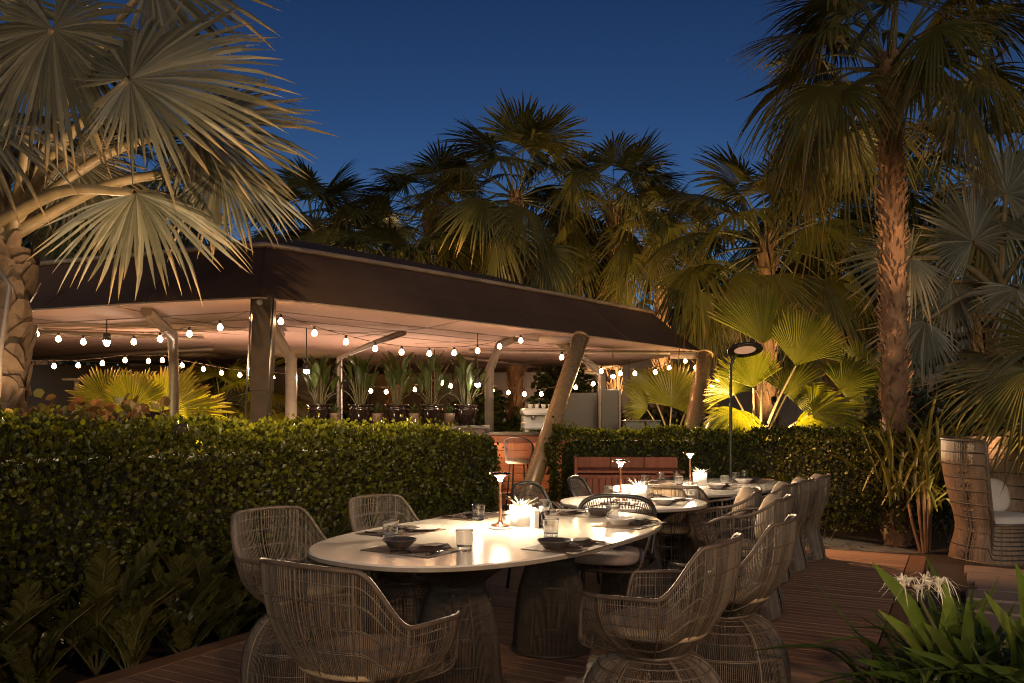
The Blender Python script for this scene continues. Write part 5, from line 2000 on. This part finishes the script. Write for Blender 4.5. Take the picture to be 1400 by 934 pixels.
# steel frame at the left edge by the palm
t = thing('steel_frame', 'bent steel tube frame at the left edge in front of the silver palm trunk', 'frame', (-4.2, 6.55, 0))
mb = MB()
a_, b_, c_ = at(-4, 366, 6.55), at(14, 391, 6.55), at(2, 468, 6.55)
o_ = np.array([-4.2, 6.55, 0])
mb.tubes(np.array([a_ - o_, b_ - o_, c_ - o_, np.array([c_[0] - 0.12, 6.55, 0.0]) - o_]), 0.02, 8, caps=True)
mb.build('tube', 'grey_paint', t)


# ------------------------------------------------------------------ lamps of the garden and added lights
def uplight(label, loc, target, energy, color=(1.0, 0.62, 0.30), size=R(60), blend=0.6, radius=0.06, cat='garden light'):
    loc = np.array(loc, float)
    t = thing('garden_uplight', label, cat, loc, 0, 'garden uplights among the plants')
    d_ = Vector(np.array(target) - loc).normalized()
    q_ = d_.to_track_quat('Z', 'Y').to_matrix()
    mb_ = MB()
    mb_.lathe([(0.001, -0.10), (0.035, -0.10), (0.045, -0.08), (0.05, 0.03), (0.045, 0.03), (0.04, 0.0), (0.001, 0.0)], seg=16, M=q_)
    mb_.build('housing', 'black_metal', t)
    mb_ = MB()
    mb_.tubes(np.array([(0, 0, -0.06), (0, 0, -max(0.1, loc[2] + 0.16))]), 0.012, 6)
    mb_.build('spike', 'black_metal', t)
    ld = bpy.data.lights.new('uplight_lamp', 'SPOT')
    ld.energy = energy
    ld.color = color
    ld.spot_size = size
    ld.spot_blend = blend
    ld.shadow_soft_size = radius
    lo = bpy.data.objects.new('uplight_lamp', ld)
    COL.objects.link(lo)
    lo.parent = t
    lo.location = d_ * 0.04
    lo.rotation_euler = (-d_).to_track_quat('Z', 'Y').to_euler()
    return t


W_ = (1.0, 0.67, 0.38)
uplight('uplight set in the left hedge top below the silver palm fronds', (-2.30, 5.60, 1.27), (-3.25, 6.35, 3.9), 290, W_, R(76))
uplight('small uplight set in the left hedge top at the silver palm trunk', (-3.85, 6.15, 1.34), (-4.42, 7.0, 2.4), 22, W_, R(80))
uplight('added low uplight on the deck left of the view, aimed at the silver palm', (-2.7, 2.7, 0.15), (-3.9, 6.8, 3.3), 30, W_, R(50))  # out of view, added as front fill on the fronds
uplight('uplight beside the front edge of the right paving, aimed at the tall palm', (5.6, 6.6, 0.1), (4.64, 9.7, 2.7), 640, (1.0, 0.58, 0.29), R(32))
uplight('uplight behind the far hedge at the tall palm trunk', (4.15, 10.75, 0.35), (4.62, 9.75, 4.4), 120, (1.0, 0.52, 0.22), R(60))
uplight('uplight before the lit fan palm clump behind the hedge', (3.2, 11.0, 0.45), (3.75, 11.7, 2.5), 560, (1.0, 0.68, 0.26), R(95))
uplight('uplight under the leaves right of the lit fan palm clump', (4.2, 11.0, 0.4), (4.3, 11.6, 2.0), 45, (1.0, 0.68, 0.26), R(100))
uplight('uplight before the broad pale leaf by the far mast', (2.6, 14.3, 0.9), (3.05, 15.2, 2.1), 34, (1.0, 0.75, 0.34), R(95))
uplight('uplight before the fan palm under the left pavilion', (-5.4, 11.5, 0.9), (-5.5, 12.5, 1.7), 16, (1.0, 0.75, 0.34), R(110))
uplight('uplight below the small fan palms behind the corner post', (-5.0, 16.0, 0.8), (-5.4, 17.6, 2.0), 60, (1.0, 0.74, 0.3), R(110))
uplight('uplight between the palms left of the centre one', (-2.6, 23.6, 3.0), (-2.4, 21.5, 6.2), 796, (1.0, 0.66, 0.26), R(85))
uplight('uplight between centre palm and its right neighbour', (3.7, 19.6, 0.8), (2.7, 21.0, 6.0), 1163, (1.0, 0.66, 0.28), R(75))
uplight('uplight under the broad low fan palm', (4.6, 13.9, 0.5), (4.6, 15.5, 4.4), 398, (1.0, 0.68, 0.28), R(85))
uplight('uplight under the fan palms over the roof corner', (-4.2, 23.8, 3.0), (-5.2, 22.0, 6.2), 490, (1.0, 0.68, 0.3), R(85))
uplight('uplight under the silver palm at the right edge', (6.0, 9.0, 0.2), (6.6, 11.0, 3.6), 45, (1.0, 0.58, 0.3), R(70))
uplight('uplight inside the screw pine clump', (4.9, 8.75, 0.1), (4.7, 9.1, 1.1), 14, (1.0, 0.70, 0.3), R(90))
uplight('small cool green uplight behind the tall right trunk', (6.2, 12.4, 0.9), (6.4, 13.2, 2.2), 26, (0.75, 1.0, 0.35), R(100))
uplight('uplight behind the bar lighting the palm trunk', (0.5, 18.3, 0.2), (0.25, 19.5, 1.3), 70, (1.0, 0.64, 0.36), R(60))


uplight('added wash light on the pavilion floor under the ceiling at left', (-5.2, 13.2, 0.6), (-5.0, 13.0, 2.7), 270, (1.0, 0.66, 0.45), R(150), 0.9)  # hidden floor lights added to brighten the ceiling evenly
uplight('added wash light on the pavilion floor behind the plant ledge', (-2.2, 15.0, 0.6), (-2.0, 15.0, 2.7), 270, (1.0, 0.66, 0.45), R(150), 0.9)
uplight('added wash light on the pavilion floor just inside the corner post', (-2.6, 10.6, 0.5), (-2.4, 10.6, 2.7), 48, (1.0, 0.66, 0.45), R(150), 0.9)
uplight('added wash light on the pavilion floor before the bar', (-0.3, 11.9, 0.4), (-0.2, 11.9, 2.7), 60, (1.0, 0.66, 0.45), R(150), 0.9)
uplight('added wash light on the pavilion floor by the inner right column', (1.0, 15.6, 0.6), (1.0, 15.5, 2.7), 70, (1.0, 0.66, 0.45), R(150), 0.9)
uplight('added floodlight behind the roof top aimed at the palms left of centre', (-4.2, 18.6, 4.75), (-3.2, 22.0, 6.0), 95, (1.0, 0.66, 0.26), R(120), 0.8)  # hidden floodlights added to brighten the palm crowns from in front
uplight('added floodlight behind the roof top aimed at the centre palm', (-1.6, 16.6, 4.85), (0.2, 20.0, 5.6), 95, (1.0, 0.66, 0.26), R(115), 0.8)
uplight('added floodlight behind the roof edge aimed at palms right of centre', (2.5, 17.2, 3.6), (3.4, 20.5, 5.4), 65, (1.0, 0.66, 0.26), R(120), 0.8)
uplight('floodlight under the broad fan palm on its near side', (4.2, 12.9, 1.7), (4.6, 15.5, 4.4), 70, (1.0, 0.66, 0.28), R(105), 0.8)
uplight('wash light before the taupe garden wall', (1.5, 22.0, 0.3), (1.5, 24.1, 1.6), 160, (1.0, 0.66, 0.42), R(130), 0.9)

# unseen fill lamps added behind the viewer to brighten the terrace
def fill_lamp(label, loc, target, energy, color, size=R(100), radius=0.25):
    loc = np.array(loc, float)
    t = thing('fill_lamp', label, 'lamp post', (loc[0], loc[1], 0), 0)
    mb_ = MB()
    mb_.tubes(np.array([(0, 0, -0.1), (0, 0, loc[2])]), 0.03, 8)
    mb_.build('pole', 'black_metal', t)
    d_ = Vector(np.array(target) - loc).normalized()
    mb_ = MB()
    mb_.lathe([(0.001, -0.06), (0.2, -0.05), (0.26, 0.0), (0.25, 0.0), (0.001, -0.02)], c=(0, 0, loc[2]), seg=24, M=d_.to_track_quat('Z', 'Y').to_matrix())
    mb_.build('head', 'black_metal', t)
    ld = bpy.data.lights.new('fill_spot', 'SPOT')
    ld.energy, ld.color, ld.spot_size, ld.spot_blend, ld.shadow_soft_size = energy, color, size, 0.8, radius
    lo = bpy.data.objects.new('fill_spot', ld)
    COL.objects.link(lo)
    lo.parent = t
    lo.location = Vector((0, 0, loc[2])) + d_ * 0.06
    lo.rotation_euler = (-d_).to_track_quat('Z', 'Y').to_euler()


fill_lamp('added fill lamp on the terrace right behind the viewer', (2.6, -1.2, 3.2), (0.6, 4.2, 0.7), 250, (1.0, 0.61, 0.32))
fill_lamp('added fill lamp on the terrace behind the viewer at left', (-1.2, -2.6, 3.0), (-2.5, 5.5, 0.9), 95, (1.0, 0.62, 0.32))

fill_lamp('tall added fill lamp behind the viewer aimed along the top of the left hedge', (0.6, -3.2, 5.4), (-2.0, 6.7, 2.15), 1800, (1.0, 0.72, 0.38), R(22), 0.12)  # added only to brighten the upper part of the hedge

# ------------------------------------------------------------------ sky, afterglow, camera
world = bpy.data.worlds.new('World')
SC.world = world
world.use_nodes = True
nt = world.node_tree
bg = nt.nodes['Background']
sky = nt.nodes.new('ShaderNodeTexSky')
sky.sky_type = 'NISHITA'
sky.sun_disc = False
SUN_EL, SUN_ROT = R(20.0), R(180)
sky.sun_elevation = SUN_EL
sky.sun_rotation = SUN_ROT
gm = nt.nodes.new('ShaderNodeGamma')
gm.inputs['Gamma'].default_value = 1.9
tn = nt.nodes.new('ShaderNodeMix')
tn.data_type = 'RGBA'
tn.blend_type = 'MULTIPLY'
tn.inputs['Factor'].default_value = 1.0
tn.inputs['B'].default_value = (0.66, 0.80, 1.0, 1)
nt.links.new(sky.outputs['Color'], gm.inputs['Color'])
nt.links.new(gm.outputs['Color'], tn.inputs['A'])
nt.links.new(tn.outputs['Result'], bg.inputs['Color'])
bg.inputs['Strength'].default_value = 0.0044
sd = bpy.data.lights.new('sun', 'SUN')
sd.energy = 0.02
sd.angle = R(10)
sd.color = (0.6, 0.7, 1.0)
so = bpy.data.objects.new('sun', sd)
COL.objects.link(so)
so.rotation_euler = (R(70), 0, R(0))

cd = bpy.data.cameras.new('camera')
cam = bpy.data.objects.new('camera', cd)
COL.objects.link(cam)
cam.location = (0, 0, CAMZ)
cam.rotation_euler = (R(90), 0, 0)
cd.sensor_width = 36
cd.lens = 36 * F / 1400
cd.shift_y = (HZ - 467) / 1400
cd.clip_end = 2000
cd.clip_start = 0.05
SC.camera = cam
SC.view_settings.view_transform = 'Standard'
SC.view_settings.look = 'None'
SC.view_settings.exposure = 1.0
SC.view_settings.gamma = 1.0
SC.cycles.use_denoising = True
SC.cycles.filter_width = 1.1
SC.cycles.caustics_reflective = False
SC.cycles.caustics_refractive = False
SC.cycles.sample_clamp_indirect = 4.0
SC.cycles.max_bounces = 12
SC.cycles.transparent_max_bounces = 8
